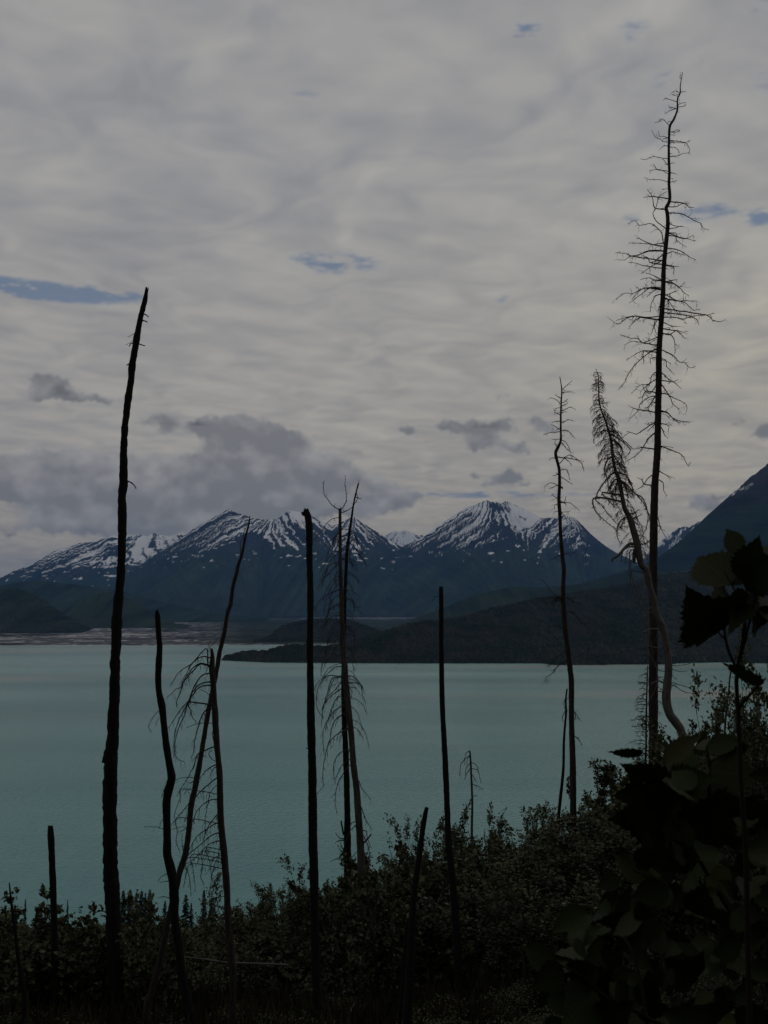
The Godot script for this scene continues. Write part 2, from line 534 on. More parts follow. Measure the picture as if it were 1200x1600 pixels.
func build_mountains() -> void:
	var rock := Color(0.030, 0.030, 0.034)
	var green := Color(0.024, 0.037, 0.021)
	var none := [0.0, 0.0, 1200.0, 0.0]
	# far peak in the gap and the far snowy ridge at the end of the valley
	var lf := [600.0, 0.8, 628.0, 0.5, 634.0, -0.5, 665.0, -1.0]
	var g := heights([560, 880, 590, 850, 600, 838, 609, 833, 617, 829, 625, 831, 633, 828, 643, 832, 653, 837, 660, 836, 668, 842, 690, 860, 720, 885], [0, 21000.0], [0, 18500.0], 300.0, 150, 90, 1.4, 1.5, 70.0, lf, 0.30)
	structure("mountain", sheet(g[0], paint(g, 13.3, lf, 872.0, 826.0, 0.75, [[632, 846, 14, 8, 0.5]], rock, green), g[1], g[2]), vmat(), "small far snowy peak showing in the gap")
	lf = [1000.0, 1.0, 1070.0, 1.0, 1100.0, 0.8]
	g = heights([940, 905, 985, 884, 1005, 872, 1014, 862, 1027, 850, 1040, 838, 1050, 832, 1060, 825, 1070, 822, 1077, 824, 1086, 818, 1095, 814, 1120, 800, 1160, 790, 1200, 800], [0, 14500.0], [0, 12500.0], 60.0, 190, 100, 1.3, 1.6, 60.0, lf, 0.4)
	structure("mountain", sheet(g[0], paint(g, 9.2, lf, 885.0, 815.0, 0.5, [], rock, green), g[1], g[2]), vmat(), "narrow snow-streaked ridge at the end of the valley")
	# long range fading off on the far side of the flats
	lf = [0.0, 1.3, 130.0, 1.2, 180.0, 0.9, 230.0, -0.4, 262.0, -1.0, 300.0, -1.0]
	g = heights([-220, 965, -120, 940, -60, 922, 0, 903, 20, 893, 45, 884, 67, 872, 84, 862, 100, 855, 123, 848, 150, 846, 173, 838, 188, 842, 200, 839, 217, 835, 228, 837, 240, 833, 252, 836, 263, 838, 280, 836, 310, 836, 340, 850, 400, 880], [0, 15500.0], [0, 11500.0], 20.0, 420, 210, 1.25, 1.6, 75.0, lf, 0.32)
	structure("mountain", sheet(g[0], paint(g, 9.87, lf, 898.0, 838.0, 0.56, [[120, 862, 60, 9, 0.14], [215, 848, 40, 7, 0.16], [205, 860, 30, 7, -0.35], [262, 846, 14, 7, 0.3], [40, 895, 30, 8, -0.2]], rock, green), g[1], g[2]), vmat(), "long low snowy range with its crest in cloud")
	# the twin-topped mountain under the cloud bank
	lf = [240.0, 1.5, 375.0, 1.6, 410.0, 1.1, 432.0, -0.7, 520.0, -1.1, 532.0, 0.7, 549.0, 0.5, 556.0, -0.9, 640.0, -1.15]
	g = heights([150, 925, 200, 897, 247, 863, 270, 849, 300, 827, 323, 815, 340, 805, 352, 798, 358, 796, 366, 800, 378, 803, 390, 808, 413, 812, 433, 811, 444, 803, 450, 797, 462, 799, 472, 800, 490, 807, 507, 816, 520, 821, 530, 818, 540, 813, 548, 808, 552, 806, 558, 811, 573, 821, 597, 836, 623, 852, 660, 872, 740, 905], [0, 13500.0], [150, 9700.0, 450, 9600.0, 740, 10200.0], 8.0, 560, 300, 1.35, 1.3, 80.0, lf, 0.34)
	structure("mountain", sheet(g[0], paint(g, 8.6, lf, 870.0, 800.0, 0.50, [[425, 836, 26, 6, 0.42], [372, 812, 22, 5, 0.18], [405, 842, 16, 12, -0.22], [458, 815, 14, 10, 0.2], [500, 818, 26, 8, 0.2], [560, 838, 26, 14, 0.1], [330, 842, 50, 16, 0.02]], rock, green), g[1], g[2]), vmat(), "dark mountain with two snow-striped tops touching the cloud")
	# the pyramid with the bright bowl
	lf = [600.0, 1.5, 735.0, 1.5, 765.0, 0.7, 790.0, -0.2, 812.0, 1.2, 885.0, 1.4, 905.0, -1.1, 990.0, -1.2]
	g = heights([560, 900, 600, 874, 623, 858, 640, 849, 660, 840, 676, 828, 690, 818, 710, 804, 730, 792, 739, 790, 747, 787, 754, 783, 760, 781, 768, 784, 777, 785, 784, 786, 790, 783, 798, 785, 807, 790, 816, 793, 827, 799, 838, 805, 847, 810, 857, 809, 867, 808, 880, 806, 893, 807, 899, 810, 907, 817, 920, 831, 933, 843, 946, 853, 960, 862, 983, 873, 1010, 890, 1060, 912], [0, 13300.0], [560, 9800.0, 800, 9300.0, 1060, 9800.0], 8.0, 560, 300, 1.3, 1.0, 80.0, lf, 0.34)
	structure("mountain", sheet(g[0], paint(g, 8.47, lf, 868.0, 785.0, 0.52, [[806, 800, 22, 9, 0.7], [828, 815, 16, 10, 0.5], [812, 836, 12, 12, 0.35], [745, 798, 18, 8, 0.25], [772, 794, 9, 7, -1.2], [788, 800, 8, 6, -0.9], [765, 836, 24, 12, -0.3], [745, 832, 12, 8, 0.2], [880, 816, 20, 8, 0.15], [935, 860, 40, 24, -0.5], [700, 835, 40, 16, 0.08]], rock, green), g[1], g[2]), vmat(), "sharp pyramid mountain with a bright snow bowl under its top")
	# steep dark slope rising out of the frame
	lf = [880.0, 1.5, 1400.0, 1.5]
	g = heights([820, 950, 860, 930, 890, 920, 920, 908, 960, 897, 1007, 880, 1030, 870, 1060, 847, 1095, 815, 1106, 804, 1117, 795, 1130, 783, 1142, 772, 1154, 763, 1165, 752, 1172, 745, 1182, 739, 1200, 724, 1240, 700, 1300, 668, 1380, 640, 1500, 660], [820, 7800.0, 1000, 7400.0, 1500, 7000.0], [820, 5600.0, 1100, 4600.0, 1500, 4300.0], 10.0, 460, 260, 1.25, 1.2, 46.0, lf, 0.55)
	structure("mountain", sheet(g[0], paint(g, 4.6, lf, 800.0, 560.0, 0.02, [[1150, 740, 500, 300, -0.16]], Color(0.034, 0.031, 0.029), Color(0.018, 0.028, 0.014)), g[1], g[2]), vmat(), "steep dark mountainside with a few snow specks")
	# wooded ridge in front of it
	g = heights([630, 972, 690, 951, 720, 938, 750, 928, 775, 922, 800, 917, 850, 918, 900, 913, 930, 908, 960, 901, 1010, 895, 1100, 890, 1200, 880, 1300, 870], [0, 5600.0], [0, 4500.0], 3.0, 300, 80, 1.1, 1.0, 14.0, none, 1.1)
	structure("hill", sheet(g[0], paint(g, 3.6, none, -900.0, -990.0, 0.0, [], rock, Color(0.024, 0.034, 0.020)), g[1], g[2]), vmat(), "blue-dark wooded ridge under the steep mountainside")
	# low wooded hills on the far side of the flats
	g = heights([-160, 905, -80, 912, 0, 915, 33, 909, 67, 907, 90, 910, 110, 912, 150, 918, 200, 926, 260, 942, 330, 957, 420, 966], [0, 8200.0], [0, 6900.0], 3.0, 260, 90, 1.1, 0.8, 14.0, none, 0.8)
	structure("hill", sheet(g[0], paint(g, 5.2, none, -900.0, -990.0, 0.0, [], rock, Color(0.021, 0.031, 0.019)), g[1], g[2]), vmat(), "broad wooded hill behind two lower humps")
	g = heights([-260, 930, -100, 926, 0, 920, 27, 920, 50, 927, 73, 940, 100, 960, 125, 974, 145, 984], [0, 4900.0], [0, 4300.0], 1.0, 200, 70, 1.0, 0.8, 9.0, none, 1.2)
	var hill_a := g
	structure("hill", sheet(g[0], paint(g, 3.1, none, -900.0, -990.0, 0.0, [], rock, Color(0.024, 0.034, 0.020)), g[1], g[2]), vmat(), "dark rounded hump at the edge of the flats")
	g = heights([60, 985, 80, 970, 100, 953, 127, 937, 150, 928, 167, 926, 187, 930, 213, 940, 233, 953, 252, 966, 275, 974, 300, 977], [0, 5900.0], [0, 5200.0], 1.0, 200, 70, 1.0, 0.8, 9.0, none, 1.2)
	structure("hill", sheet(g[0], paint(g, 3.7, none, -900.0, -990.0, 0.0, [], rock, Color(0.024, 0.034, 0.020)), g[1], g[2]), vmat(), "second wooded hump beyond the river flats")
	forest("forest_cover", hill_a, 7000, 5.0, "dark forest covering the rounded hump")
	# hump behind the point
	g = heights([400, 1004, 412, 1000, 427, 990, 440, 979, 455, 973, 473, 970, 490, 967, 520, 966, 545, 968, 565, 975, 590, 985, 620, 992], [0, 3560.0], [0, 3260.0], 0.8, 200, 60, 1.0, 0.6, 5.0, none, 2.0)
	structure("hill", sheet(g[0], paint(g, 2.3, none, -900.0, -990.0, 0.0, [], rock, Color(0.026, 0.030, 0.022)), g[1], g[2]), vmat(), "low dark hump standing behind the wooded point")
	forest("forest_cover", g, 3000, 5.5, "scrubby forest on the low hump behind the point")
	# the wooded point and headland across the water
	g = heights([350, 1030.5, 354, 1028, 367, 1024, 390, 1021, 410, 1020, 427, 1016, 440, 1012, 453, 1009, 473, 1009, 490, 1011, 507, 1012, 530, 1009, 560, 1001, 575, 996, 600, 990, 615, 983, 633, 977, 667, 971, 693, 969, 733, 962, 767, 951, 800, 945, 833, 936, 883, 929, 925, 922, 945, 921, 963, 917, 980, 912, 1000, 907, 1015, 902, 1033, 899, 1055, 896, 1075, 894, 1100, 897, 1115, 903, 1140, 909, 1170, 914, 1250, 915, 1400, 930],
		[350, 2230.0, 560, 2360.0, 640, 2560.0, 800, 2900.0, 1050, 3300.0, 1400, 3300.0], [350, 2205.0, 420, 2120.0, 600, 2088.0, 825, 2086.0, 835, 2030.0, 900, 2030.0, 912, 2045.0, 990, 2050.0, 1000, 2090.0, 1050, 2120.0, 1060, 2125.0, 1170, 2040.0, 1400, 2000.0], -0.6, 520, 150, 0.8, 0.7, 9.0, none, 2.2)
	var head := g
	structure("headland", sheet(g[0], paint(g, 1.75, none, -900.0, -990.0, 0.0, [], rock, Color(0.030, 0.034, 0.027)), g[1], g[2]), vmat(), "long brown wooded headland across the turquoise water")
	forest("forest_cover", head, 32000, 6.0, "brown-green scrub forest over the headland")

# ---------------------------------------------------------------- far-off woods: a mass of conifers and scrub crowns
func crown_mesh(kind: int) -> ArrayMesh:
	var b := MB.new()
	var rows: Array = [[0.0, 0.10], [0.12, 0.30], [0.3, 0.24], [0.34, 0.30], [0.6, 0.15], [0.63, 0.2], [1.0, 0.01]] if kind == 0 else [[0.0, 0.25], [0.2, 0.5], [0.45, 0.56], [0.7, 0.42], [0.9, 0.2], [1.0, 0.03]]
	var sides := 6
	for a in rows:
		for j in sides + 1:
			var an := TAU * (j % sides) / sides
			var rr: float = a[1] * (1.0 + 0.22 * sin(j % sides * 2.7 + a[0] * 9.0))
			b.v.append(Vector3(cos(an) * rr, a[0], -sin(an) * rr))
			b.n.append(Vector3(cos(an), 0.45, -sin(an)).normalized())
			b.c.append(Color.WHITE)
	for i in rows.size() - 1:
		for j in sides:
			var q := i * (sides + 1) + j
			var d := q + sides + 1
			b.ix.append_array([q, d + 1, q + 1, q, d, d + 1])
	return b.mesh(true)

func forest(called: String, g: Array, count: int, size: float, label: String) -> void:
	var p: PackedVector3Array = g[0]
	var nx: int = g[1]
	var nk: int = g[2]
	for kind in 2:
		var mm := MultiMesh.new()
		mm.transform_format = MultiMesh.TRANSFORM_3D
		mm.use_colors = true
		mm.mesh = crown_mesh(kind)
		var n := count / 3 if kind == 0 else count * 2 / 3
		mm.instance_count = n
		for i in n:
			var k := int(pow(rng.randf(), 1.15) * nk * 0.86)
			var a := p[k * nx + rng.randi_range(0, nx - 2)]
			var b2 := p[mini(k + 1, nk - 1) * nx + rng.randi_range(0, 0)]
			var q := a + Vector3(R(-4, 4), 0, R(-4, 4))
			var s := size * R(0.45, 1.0)
			if kind == 0:
				s *= 1.25
			if q.y < 0.5:
				q.y = 0.5
				s *= 0.5
			var patch := 0.5 + 0.5 * nz.get_noise_2d(q.x * 0.6, q.z * 0.6)
			var w := s * (R(0.7, 1.0) if kind == 0 else R(0.8, 1.4))
			mm.set_instance_transform(i, Transform3D(Basis(Vector3.UP, R(0, TAU)).scaled(Vector3(w, s, w)), q - Vector3(0, s * 0.12, 0)))
			var col := Color(0.020, 0.026, 0.017) if kind == 0 else Color(0.044, 0.042, 0.034).lerp(Color(0.022, 0.031, 0.020), sstep(0.36, 0.62, patch + R(-0.05, 0.05)))
			mm.set_instance_color(i, col * R(0.9, 1.1))
		var o := MultiMeshInstance3D.new()
		o.name = numbered(called)
		o.multimesh = mm
		o.material_override = vmat()
		add_child(o, true)
		tag(o, label + (" with dark spruce tops" if kind == 0 else " in rounded bushes"), "", "", "stuff")

# ---------------------------------------------------------------- burnt and bleached trees
# A tree is traced as [x, y, width, ...] at distance d; its pieces are true tubes with depth.
var T := {}

func new_tree(called: String, line: Array, d: float, lean: float, m: Material, label: String, category: String, jag := 0.0, rough := 0.16, group := "") -> void:
	var n := line.size() / 3
	var p := PackedVector3Array()
	var w := PackedFloat32Array()
	for i in range(n - 1, -1, -1):               # from the foot up
		var f: float = 1.0 - float(i) / (n - 1)
		var dd := d + lean * f
		p.append(at(line[i * 3], line[i * 3 + 1], dd))
		w.append(line[i * 3 + 2] * 0.5 * dd / F)
	var foot := p[0]
	foot.y = minf(foot.y, ground_h(foot.x, -foot.z) + 0.05)
	if p[0].y > foot.y + 0.02:
		p.insert(0, foot - Vector3(0, 0.3, 0))
		w.insert(0, w[0] * 1.15)
	var o := thing(called, foot, label, category, group)
	T = {"o": o, "line": line, "d": d, "lean": lean, "m": m, "org": foot}
	var b := MB.new()
	var s := spline(p, w, 0.035)
	tube(b, s[0], s[1], 14, rough, jag, Color.WHITE, foot)
	put("trunk", b.mesh(), m, o)

func axis(y: float) -> Vector3:                    # x, width, distance of the current trunk at row y
	var l: Array = T.line
	var n := l.size() / 3
	for i in range(1, n):
		if y <= l[i * 3 + 1] or i == n - 1:
			var y0: float = l[i * 3 - 2]
			var y1: float = l[i * 3 + 1]
			var t := clampf((y - y0) / maxf(0.01, y1 - y0), 0.0, 1.0)
			var f := 1.0 - (i - 1 + t) / (n - 1)
			return Vector3(lerpf(l[i * 3 - 3], l[i * 3], t), lerpf(l[i * 3 - 1], l[i * 3 + 2], t), T.d + T.lean * f)
	return Vector3(l[0], l[2], T.d)

# zoomed tracing (origin, scale) -> photograph pixels
func zz(ox: float, oy: float, s: float, l: Array) -> Array:
	var o := []
	for i in range(0, l.size(), 2):
		o.append(ox + l[i] / s)
		o.append(oy + l[i + 1] / s)
	return o

# one branch with its twigs: l = [x, y, ...] from the trunk outwards, w its width at the trunk, twigs per pixel of length
func branch(l: Array, w: float, twigs := 0.0, twig_len := 8.0, droop := 0.3, rooted := true, called := "branch", fork := 0.35, w_end := 0.75) -> void:
	w *= 1.05
	var ax := axis(l[1])
	var d0: float = ax.z
	var yaw := R(-0.75, 0.75)
	var pts := []
	if rooted:
		pts.append(Vector3(ax.x, l[1] + 0.15 * (ax.x - l[0]), d0))
	var run := 0.0
	for i in range(0, l.size(), 2):
		if pts.size() > 0:
			run += absf(l[i] - pts[pts.size() - 1].x) * 0.8 + 0.2 * absf(l[i + 1] - pts[pts.size() - 1].y)
		pts.append(Vector3(l[i], l[i + 1], d0 + run * d0 / F * tan(yaw)))
	var p := PackedVector3Array()
	var wd := PackedFloat32Array()
	for i in pts.size():
		p.append(at(pts[i].x, pts[i].y, pts[i].z))
		wd.append(lerpf(w, w_end, pow(float(i) / maxf(1, pts.size() - 1), 0.8)) * 0.5 * d0 / F)
	var s := spline(p, wd, 5.0 * d0 / F)
	var q: PackedVector3Array = s[0]
	var r: PackedFloat32Array = s[1]
	var px := d0 / F
	for i in range(1, q.size()):                  # small kinks
		q[i] += Vector3(R(-1, 1), R(-1, 1), R(-1, 1)) * px * 0.45
	var b := MB.new()
	tube(b, q, r, 5, 0.0, 0.0, Color.WHITE, T.org)
	if twigs > 0.0:
		for i in range(1, q.size()):
			var seg := q[i].distance_to(q[i - 1]) / px
			var want := seg * twigs
			while want > 0.0 and rng.randf() < want:
				want -= 1.0
				twig(b, q[i - 1].lerp(q[i], rng.randf()), (q[i] - q[i - 1]).normalized(), px * twig_len * R(0.4, 1.2), minf(0.75 * r[i], 0.5 * px), droop, fork, 0)
	put(called, b.mesh(), T.m, T.o)

func twig(b: MB, p: Vector3, along: Vector3, length: float, r: float, droop: float, fork: float, level: int) -> void:
	var side := Vector3(R(-1, 1), R(-1, 1), R(-1, 1)).normalized()
	var dir := (along * 0.75 + side * 1.0 + Vector3.DOWN * droop).normalized()
	var q := PackedVector3Array([p])
	var w := PackedFloat32Array([r])
	for i in 3:
		dir = (dir + Vector3(R(-0.4, 0.4), R(-0.4, 0.4) - droop * 0.35, R(-0.4, 0.4))).normalized()
		p += dir * length / 3.0
		q.append(p)
		w.append(r * (1.0 - 0.22 * (i + 1)))
		if level < 2 and rng.randf() < fork:
			twig(b, p, dir, length * 0.55, r * 0.75, droop, fork * 0.8, level + 1)
	tube(b, q, w, 3, 0.0, 0.0, Color.WHITE, T.org)

# a run of side branches nobody could tell apart closely: rows y0..y1, reach in pixels by row
func side_branches(y0: float, y1: float, step: float, reach: Array, sag: float, w: float, twigs: float, tl: float, sides := 3, called := "branch", rise := 0.0) -> void:
	var y := y0
	var s := 1.0
	while y < y1:
		s = -s
		if sides == 1:
			s = -1.0
		elif sides == 2:
			s = 1.0
		var ax := axis(y)
		var len := table(reach, y) * R(0.6, 1.1)
		var x0 := ax.x + s * ax.y * 0.4
		var sg := sag * R(0.2, 1.7) + R(-0.15, 0.2)
		len *= R(0.45, 1.1)
		var rs := rise * R(0.4, 1.3)
		branch([x0, y, x0 + s * len * 0.35, y - len * rs + len * sg * 0.12, x0 + s * len * 0.72, y - len * rs * 0.9 + len * sg * 0.45, x0 + s * len, y - len * rs * 0.6 + len * sg * R(0.8, 1.2)], w * R(0.7, 1.2), twigs, tl, 0.25 + sag * 0.4, true, called)
		y += step * R(0.2, 1.8)

func many(ox: float, oy: float, s: float, w: float, twigs: float, tl: float, droop: float, lists: Array) -> void:
	for l in lists:
		branch(zz(ox, oy, s, l), w, twigs, tl, droop)

func build_trees() -> void:
	rng.seed = 4101
	var char_m: Material = M.char
	var grey: Material = M.grey
	var bark: Material = M.bark
	# --- the tall charred trunk, first from the shore side
	new_tree("burnt_tree", [229.5, 452, 5, 226, 471, 8, 220.5, 492, 8, 216, 515, 9, 212, 538, 9.7, 207, 569, 11, 205, 592, 10.5, 201.4, 615, 11, 196.8, 651, 10.4, 195.5, 660, 11.2, 193, 707, 12, 193.2, 754, 13.5, 191, 777, 13, 191, 803, 13.5, 190, 849, 13.6, 189.3, 884, 13.6, 186.7, 919, 14, 182.2, 976, 15.2, 181, 1011, 16, 178.4, 1069, 18, 176.3, 1150, 18.6, 172.6, 1183, 23, 174, 1200, 21, 172.2, 1290, 22, 173.6, 1365, 23.5, 175, 1385, 22.5, 178, 1450, 23, 181.5, 1520, 22, 182.5, 1600, 23], 15.0, 0.6, char_m, "tallest charred branchless trunk, leaning slightly, with a splintered tip above the cloud", "dead tree", 0.05, 0.26)
	for l in [[225, 490.6, 229, 492, 232.4, 495], [222.5, 500.6, 227, 502, 230.8, 503.8], [217, 537, 222, 539, 227, 540.3], [207.5, 536, 204, 537, 201.4, 541], [201.4, 568, 197.5, 570.5], [200.3, 752, 206, 755, 209, 758, 212.8, 763]]:
		branch(l, 2.6, 0.05, 4, 0.2, true, "stub", 0.0, 1.6)
	branch([209.8, 521.4, 205, 524, 200.3, 526.8], 0.9, 0, 0, 0, true, "twig")
	branch([209, 531, 204, 535, 196.5, 539], 0.9, 0, 0, 0, true, "twig")
	branch([168, 1178, 163.5, 1183, 161.5, 1192], 9, 0, 0, 0, true, "knot", 0.0, 6.0)
	branch([170, 1364, 165, 1369, 163, 1378], 9, 0, 0, 0, true, "knot", 0.0, 6.0)
	branch([180, 975, 174.5, 978, 173.8, 983], 5, 0, 0, 0, true, "knot", 0.0, 2.0)

	# --- short wavy charred trunk
	new_tree("burnt_tree", [245.3, 955, 4, 246.2, 963, 8.5, 247.7, 988, 8, 249.4, 1011, 8.5, 248.2, 1035, 9.5, 247, 1058, 9.5, 248.3, 1081, 9.2, 253, 1104, 11, 256, 1130, 10, 259.3, 1160, 11, 263.5, 1188, 11, 267.8, 1212, 12.5, 267, 1221, 13, 261.8, 1242, 13, 260.2, 1258, 12, 261, 1287, 11, 261.2, 1312, 12, 261.3, 1335, 13, 266, 1355, 14, 271, 1380, 14, 272, 1405, 14, 273, 1437, 12, 278.7, 1475, 13, 284, 1520, 14, 292, 1562, 15, 300, 1610, 16], 12.5, -0.3, char_m, "short wavy charred trunk with a pointed tip, crossing the foot of a leaning trunk", "dead tree", 0.03, 0.16)
	branch([248, 1111, 243, 1115, 238.5, 1122, 233.5, 1131, 232, 1136, 236, 1143], 1.1, 0.18, 6, 0.5)
	branch([249, 1122, 245, 1127, 243, 1134], 0.8, 0.1, 5, 0.5)
	branch([261, 1294, 252, 1295, 246, 1292, 236, 1292, 225, 1292], 1.0, 0.1, 5, 0.2)
	branch([263, 1222, 257, 1232, 252, 1246], 1.0, 0.15, 6, 0.4)
	branch([258, 1277, 251, 1285, 249, 1295], 0.8, 0.1, 5, 0.2)
	branch([262, 1366, 252, 1370, 246, 1377], 1.3, 0.1, 6, 0.2)
	branch([263, 1377, 255, 1378, 250, 1379], 1.6, 0.05, 4, 0.2)
	branch([264, 1403, 255, 1401, 247, 1402], 1.6, 0.05, 4, 0.2)

	# --- long thin leaning trunk
	new_tree("leaning_dead_tree", [390.6, 806, 1.6, 388.3, 821, 3, 383, 841, 3.6, 378, 866, 4.6, 372.5, 882, 5.2, 370, 894, 5.2, 363.8, 918, 5.4, 360.3, 943, 6, 355, 960, 6, 351.5, 983, 6.4, 346.3, 1006, 7, 342.8, 1020, 7, 339.3, 1043, 7.2, 334, 1070, 7.2, 328.3, 1097, 7.4, 323.3, 1125, 7.6, 317.5, 1160, 8, 312.5, 1188, 8.4, 306, 1225, 9, 299, 1257, 9, 295, 1295, 9, 290, 1332, 9.4, 281, 1362, 9.6, 275.5, 1385, 10, 266, 1425, 10, 261, 1446, 10, 255, 1475, 10, 247.5, 1510, 10, 237.5, 1547, 10.5, 230, 1575, 11], 14.0, 0.4, bark, "long thin dead trunk leaning strongly, its bare tip before the snowy mountain", "dead tree", 0.0, 0.2)
	branch([381, 851, 380, 838, 383, 827, 386, 822], 1.2, 0.25, 5, 0.0)
	branch([376, 868, 375, 852, 378, 842], 1.0, 0.25, 5, 0.0)
	for l in [[366, 905, 370, 903], [361, 943, 364.5, 946], [356, 958, 352, 953], [350, 985, 346, 980], [345, 1010, 341, 1008], [319, 1150, 323, 1154], [318, 1180, 322, 1183], [303, 1220, 297, 1224, 294, 1222]]:
		branch(l, 1.8, 0, 0, 0, true, "stub", 0.0, 1.2)
	branch([288, 1340, 285, 1320, 284.5, 1304], 1.6, 0.05, 4, 0)
	branch([306, 1216, 290, 1214, 273, 1218], 1.6, 0.08, 8, 0.3)
	branch([295, 1294, 284, 1292, 268, 1296], 1.2, 0.08, 8, 0.3)
	side_branches(1230, 1360, 22, [1200, 14, 1360, 10], 0.9, 0.9, 0.1, 6)

	# --- snag with branches weeping to one side, beside the leaning trunk
	new_tree("weeping_dead_tree", [330.6, 1014, 3.5, 332, 1028, 7, 331.3, 1047, 9, 333, 1067, 9, 334.2, 1088, 9.5, 335.8, 1113, 10, 337, 1138, 10, 339, 1167, 9, 341.3, 1188, 9, 343.3, 1213, 9.5, 344.3, 1262, 10, 346.3, 1295, 10, 350, 1330, 10, 352.5, 1362, 10.5, 355, 1395, 10, 356, 1437, 10, 360, 1475, 10, 362, 1500, 10, 364, 1530, 10.5], 13.0, 0.2, bark, "broken snag whose bare branches all weep to one side over the leaning trunk", "dead tree", 0.02, 0.14)
	many(220, 980, 6.0, 2.6, 0.16, 11, 0.75, [
		[655, 385, 620, 350, 565, 335, 500, 370, 450, 430, 410, 490, 375, 570, 330, 580, 275, 635, 245, 665], [560, 345, 500, 400, 410, 500, 385, 570, 350, 650, 330, 700, 335, 745],
		[632, 360, 630, 280, 625, 215, 605, 200, 540, 270, 470, 345, 400, 390, 345, 430, 300, 510, 275, 545], [630, 285, 600, 275, 540, 290, 470, 355, 430, 430, 390, 500, 380, 560],
		[640, 435, 590, 440, 540, 490, 500, 560, 465, 640, 440, 700, 380, 760, 330, 830, 290, 900, 255, 945], [645, 515, 590, 520, 530, 555, 480, 620, 450, 690, 400, 790, 350, 880, 320, 1010, 310, 1110, 310, 1210],
		[645, 545, 580, 550, 520, 590, 450, 700, 410, 820, 360, 930, 325, 1060, 320, 1180, 350, 1240, 410, 1262], [640, 765, 590, 800, 555, 880, 520, 1000, 500, 1120, 500, 1170, 470, 1220],
		[680, 1125, 620, 1150, 530, 1195, 505, 1290, 450, 1390, 390, 1490, 340, 1580], [700, 1290, 650, 1310, 590, 1370, 540, 1440], [440, 700, 470, 780, 490, 860, 530, 890]])
	many(220, 980, 6.0, 1.5, 0.08, 8, 0.5, [[648, 640, 610, 605, 555, 585], [660, 900, 560, 900, 480, 920, 425, 945], [695, 1255, 645, 1215, 635, 1180, 680, 1150], [625, 220, 635, 170, 655, 125], [640, 200, 680, 150, 725, 100], [690, 1310, 660, 1360, 660, 1440], [675, 960, 668, 1010, 690, 1090]])
	many(220, 1200, 4.0, 2.4, 0.15, 12, 0.8, [
		[480, 60, 400, 120, 330, 190, 260, 270, 205, 335, 190, 355], [470, 195, 410, 210, 350, 270, 315, 350, 250, 400], [475, 295, 430, 350, 405, 400, 395, 455], [475, 345, 430, 370, 350, 430, 305, 510, 280, 560],
		[482, 405, 430, 430, 370, 480, 300, 540, 265, 610, 238, 690], [487, 455, 440, 470, 390, 510, 330, 570, 280, 605]])
	many(220, 1200, 4.0, 1.4, 0.14, 9, 0.9, [[470, 110, 430, 160, 420, 230, 405, 300, 400, 420], [320, 540, 325, 620, 335, 700, 342, 770], [300, 560, 285, 650, 275, 700, 268, 745], [310, 600, 306, 700, 316, 805], [410, 500, 430, 580, 440, 660, 440, 745], [385, 520, 385, 600, 375, 690, 400, 725],
		[500, 470, 480, 560, 450, 640, 440, 710, 425, 790], [495, 547, 460, 560, 425, 580], [515, 730, 470, 750, 440, 785], [515, 800, 470, 820, 430, 900, 400, 1005], [540, 1200, 480, 1215, 400, 1290, 360, 1340], [545, 1260, 470, 1310, 400, 1370, 360, 1440], [255, 130, 250, 180, 215, 270, 212, 320], [235, 310, 230, 400, 220, 460, 245, 520]])

	# --- thick straight charred pole with a hooked top
	new_tree("burnt_tree", [478.5, 797, 8, 481.3, 808, 10.4, 483.3, 823, 11, 483.7, 846, 10, 483.7, 874, 10, 484.6, 905, 10, 485, 936, 10.6, 484.6, 978, 10.6, 484.3, 1019, 11, 484.6, 1058, 11, 485, 1074, 11, 486, 1130, 12, 487.5, 1197, 12.6, 488.4, 1265, 13, 489, 1321, 13, 490, 1355, 13, 492, 1450, 13, 494, 1530, 13.5, 497, 1610, 14], 14.0, 0.5, char_m, "thick straight charred pole with a blunt hooked top", "dead tree", 0.04, 0.17)
	branch([478, 800, 474, 801, 473, 806], 6, 0, 0, 0, true, "stub", 0.0, 4.0)
	branch([481, 1170, 478, 1169], 2, 0, 0, 0, true, "stub", 0.0, 1.5)

	# --- charred double behind the candelabra snag
	new_tree("burnt_tree", [559.6, 755, 1.4, 557.5, 765, 2.2, 555.5, 773, 2.6, 552, 790, 2.8, 549.3, 810, 3.2, 546.2, 829, 4, 544.6, 843, 4.2, 542, 862, 4.6, 540.7, 891, 5, 539.4, 916, 5, 539, 936, 5, 538.6, 963, 5.4, 537.2, 998, 6, 536.6, 1040, 6.8, 536.8, 1085, 7.4, 538.3, 1130, 8, 540.6, 1186, 9, 542, 1231, 9.6, 542.8, 1276, 10, 542.8, 1310, 11, 543, 1355, 12, 544, 1420, 12], 19.5, 0.2, char_m, "slender charred trunk standing close behind the grey snag with candelabra arms", "dead tree", 0.0, 0.16)
	many(440, 730, 4.848, 1.4, 0.12, 6, 0.2, [[575, 160, 585, 120, 587, 95], [570, 200, 575, 240, 560, 270], [575, 230, 590, 235, 606, 240], [520, 510, 545, 500, 560, 540, 600, 600], [500, 570, 540, 590, 590, 660, 645, 750]])
	branch([537, 1304, 535, 1294, 533.2, 1282], 3.4, 0, 0, 0, true, "stub", 0.0, 2.4)
	many(440, 1040, 4.444, 3.0, 0.1, 6, 0.2, [[435, 1205, 405, 1200, 375, 1160], [432, 1215, 400, 1215, 372, 1225], [430, 1285, 415, 1250, 408, 1225], [425, 1290, 400, 1340, 370, 1345, 338, 1362], [455, 1330, 490, 1330, 520, 1290]])

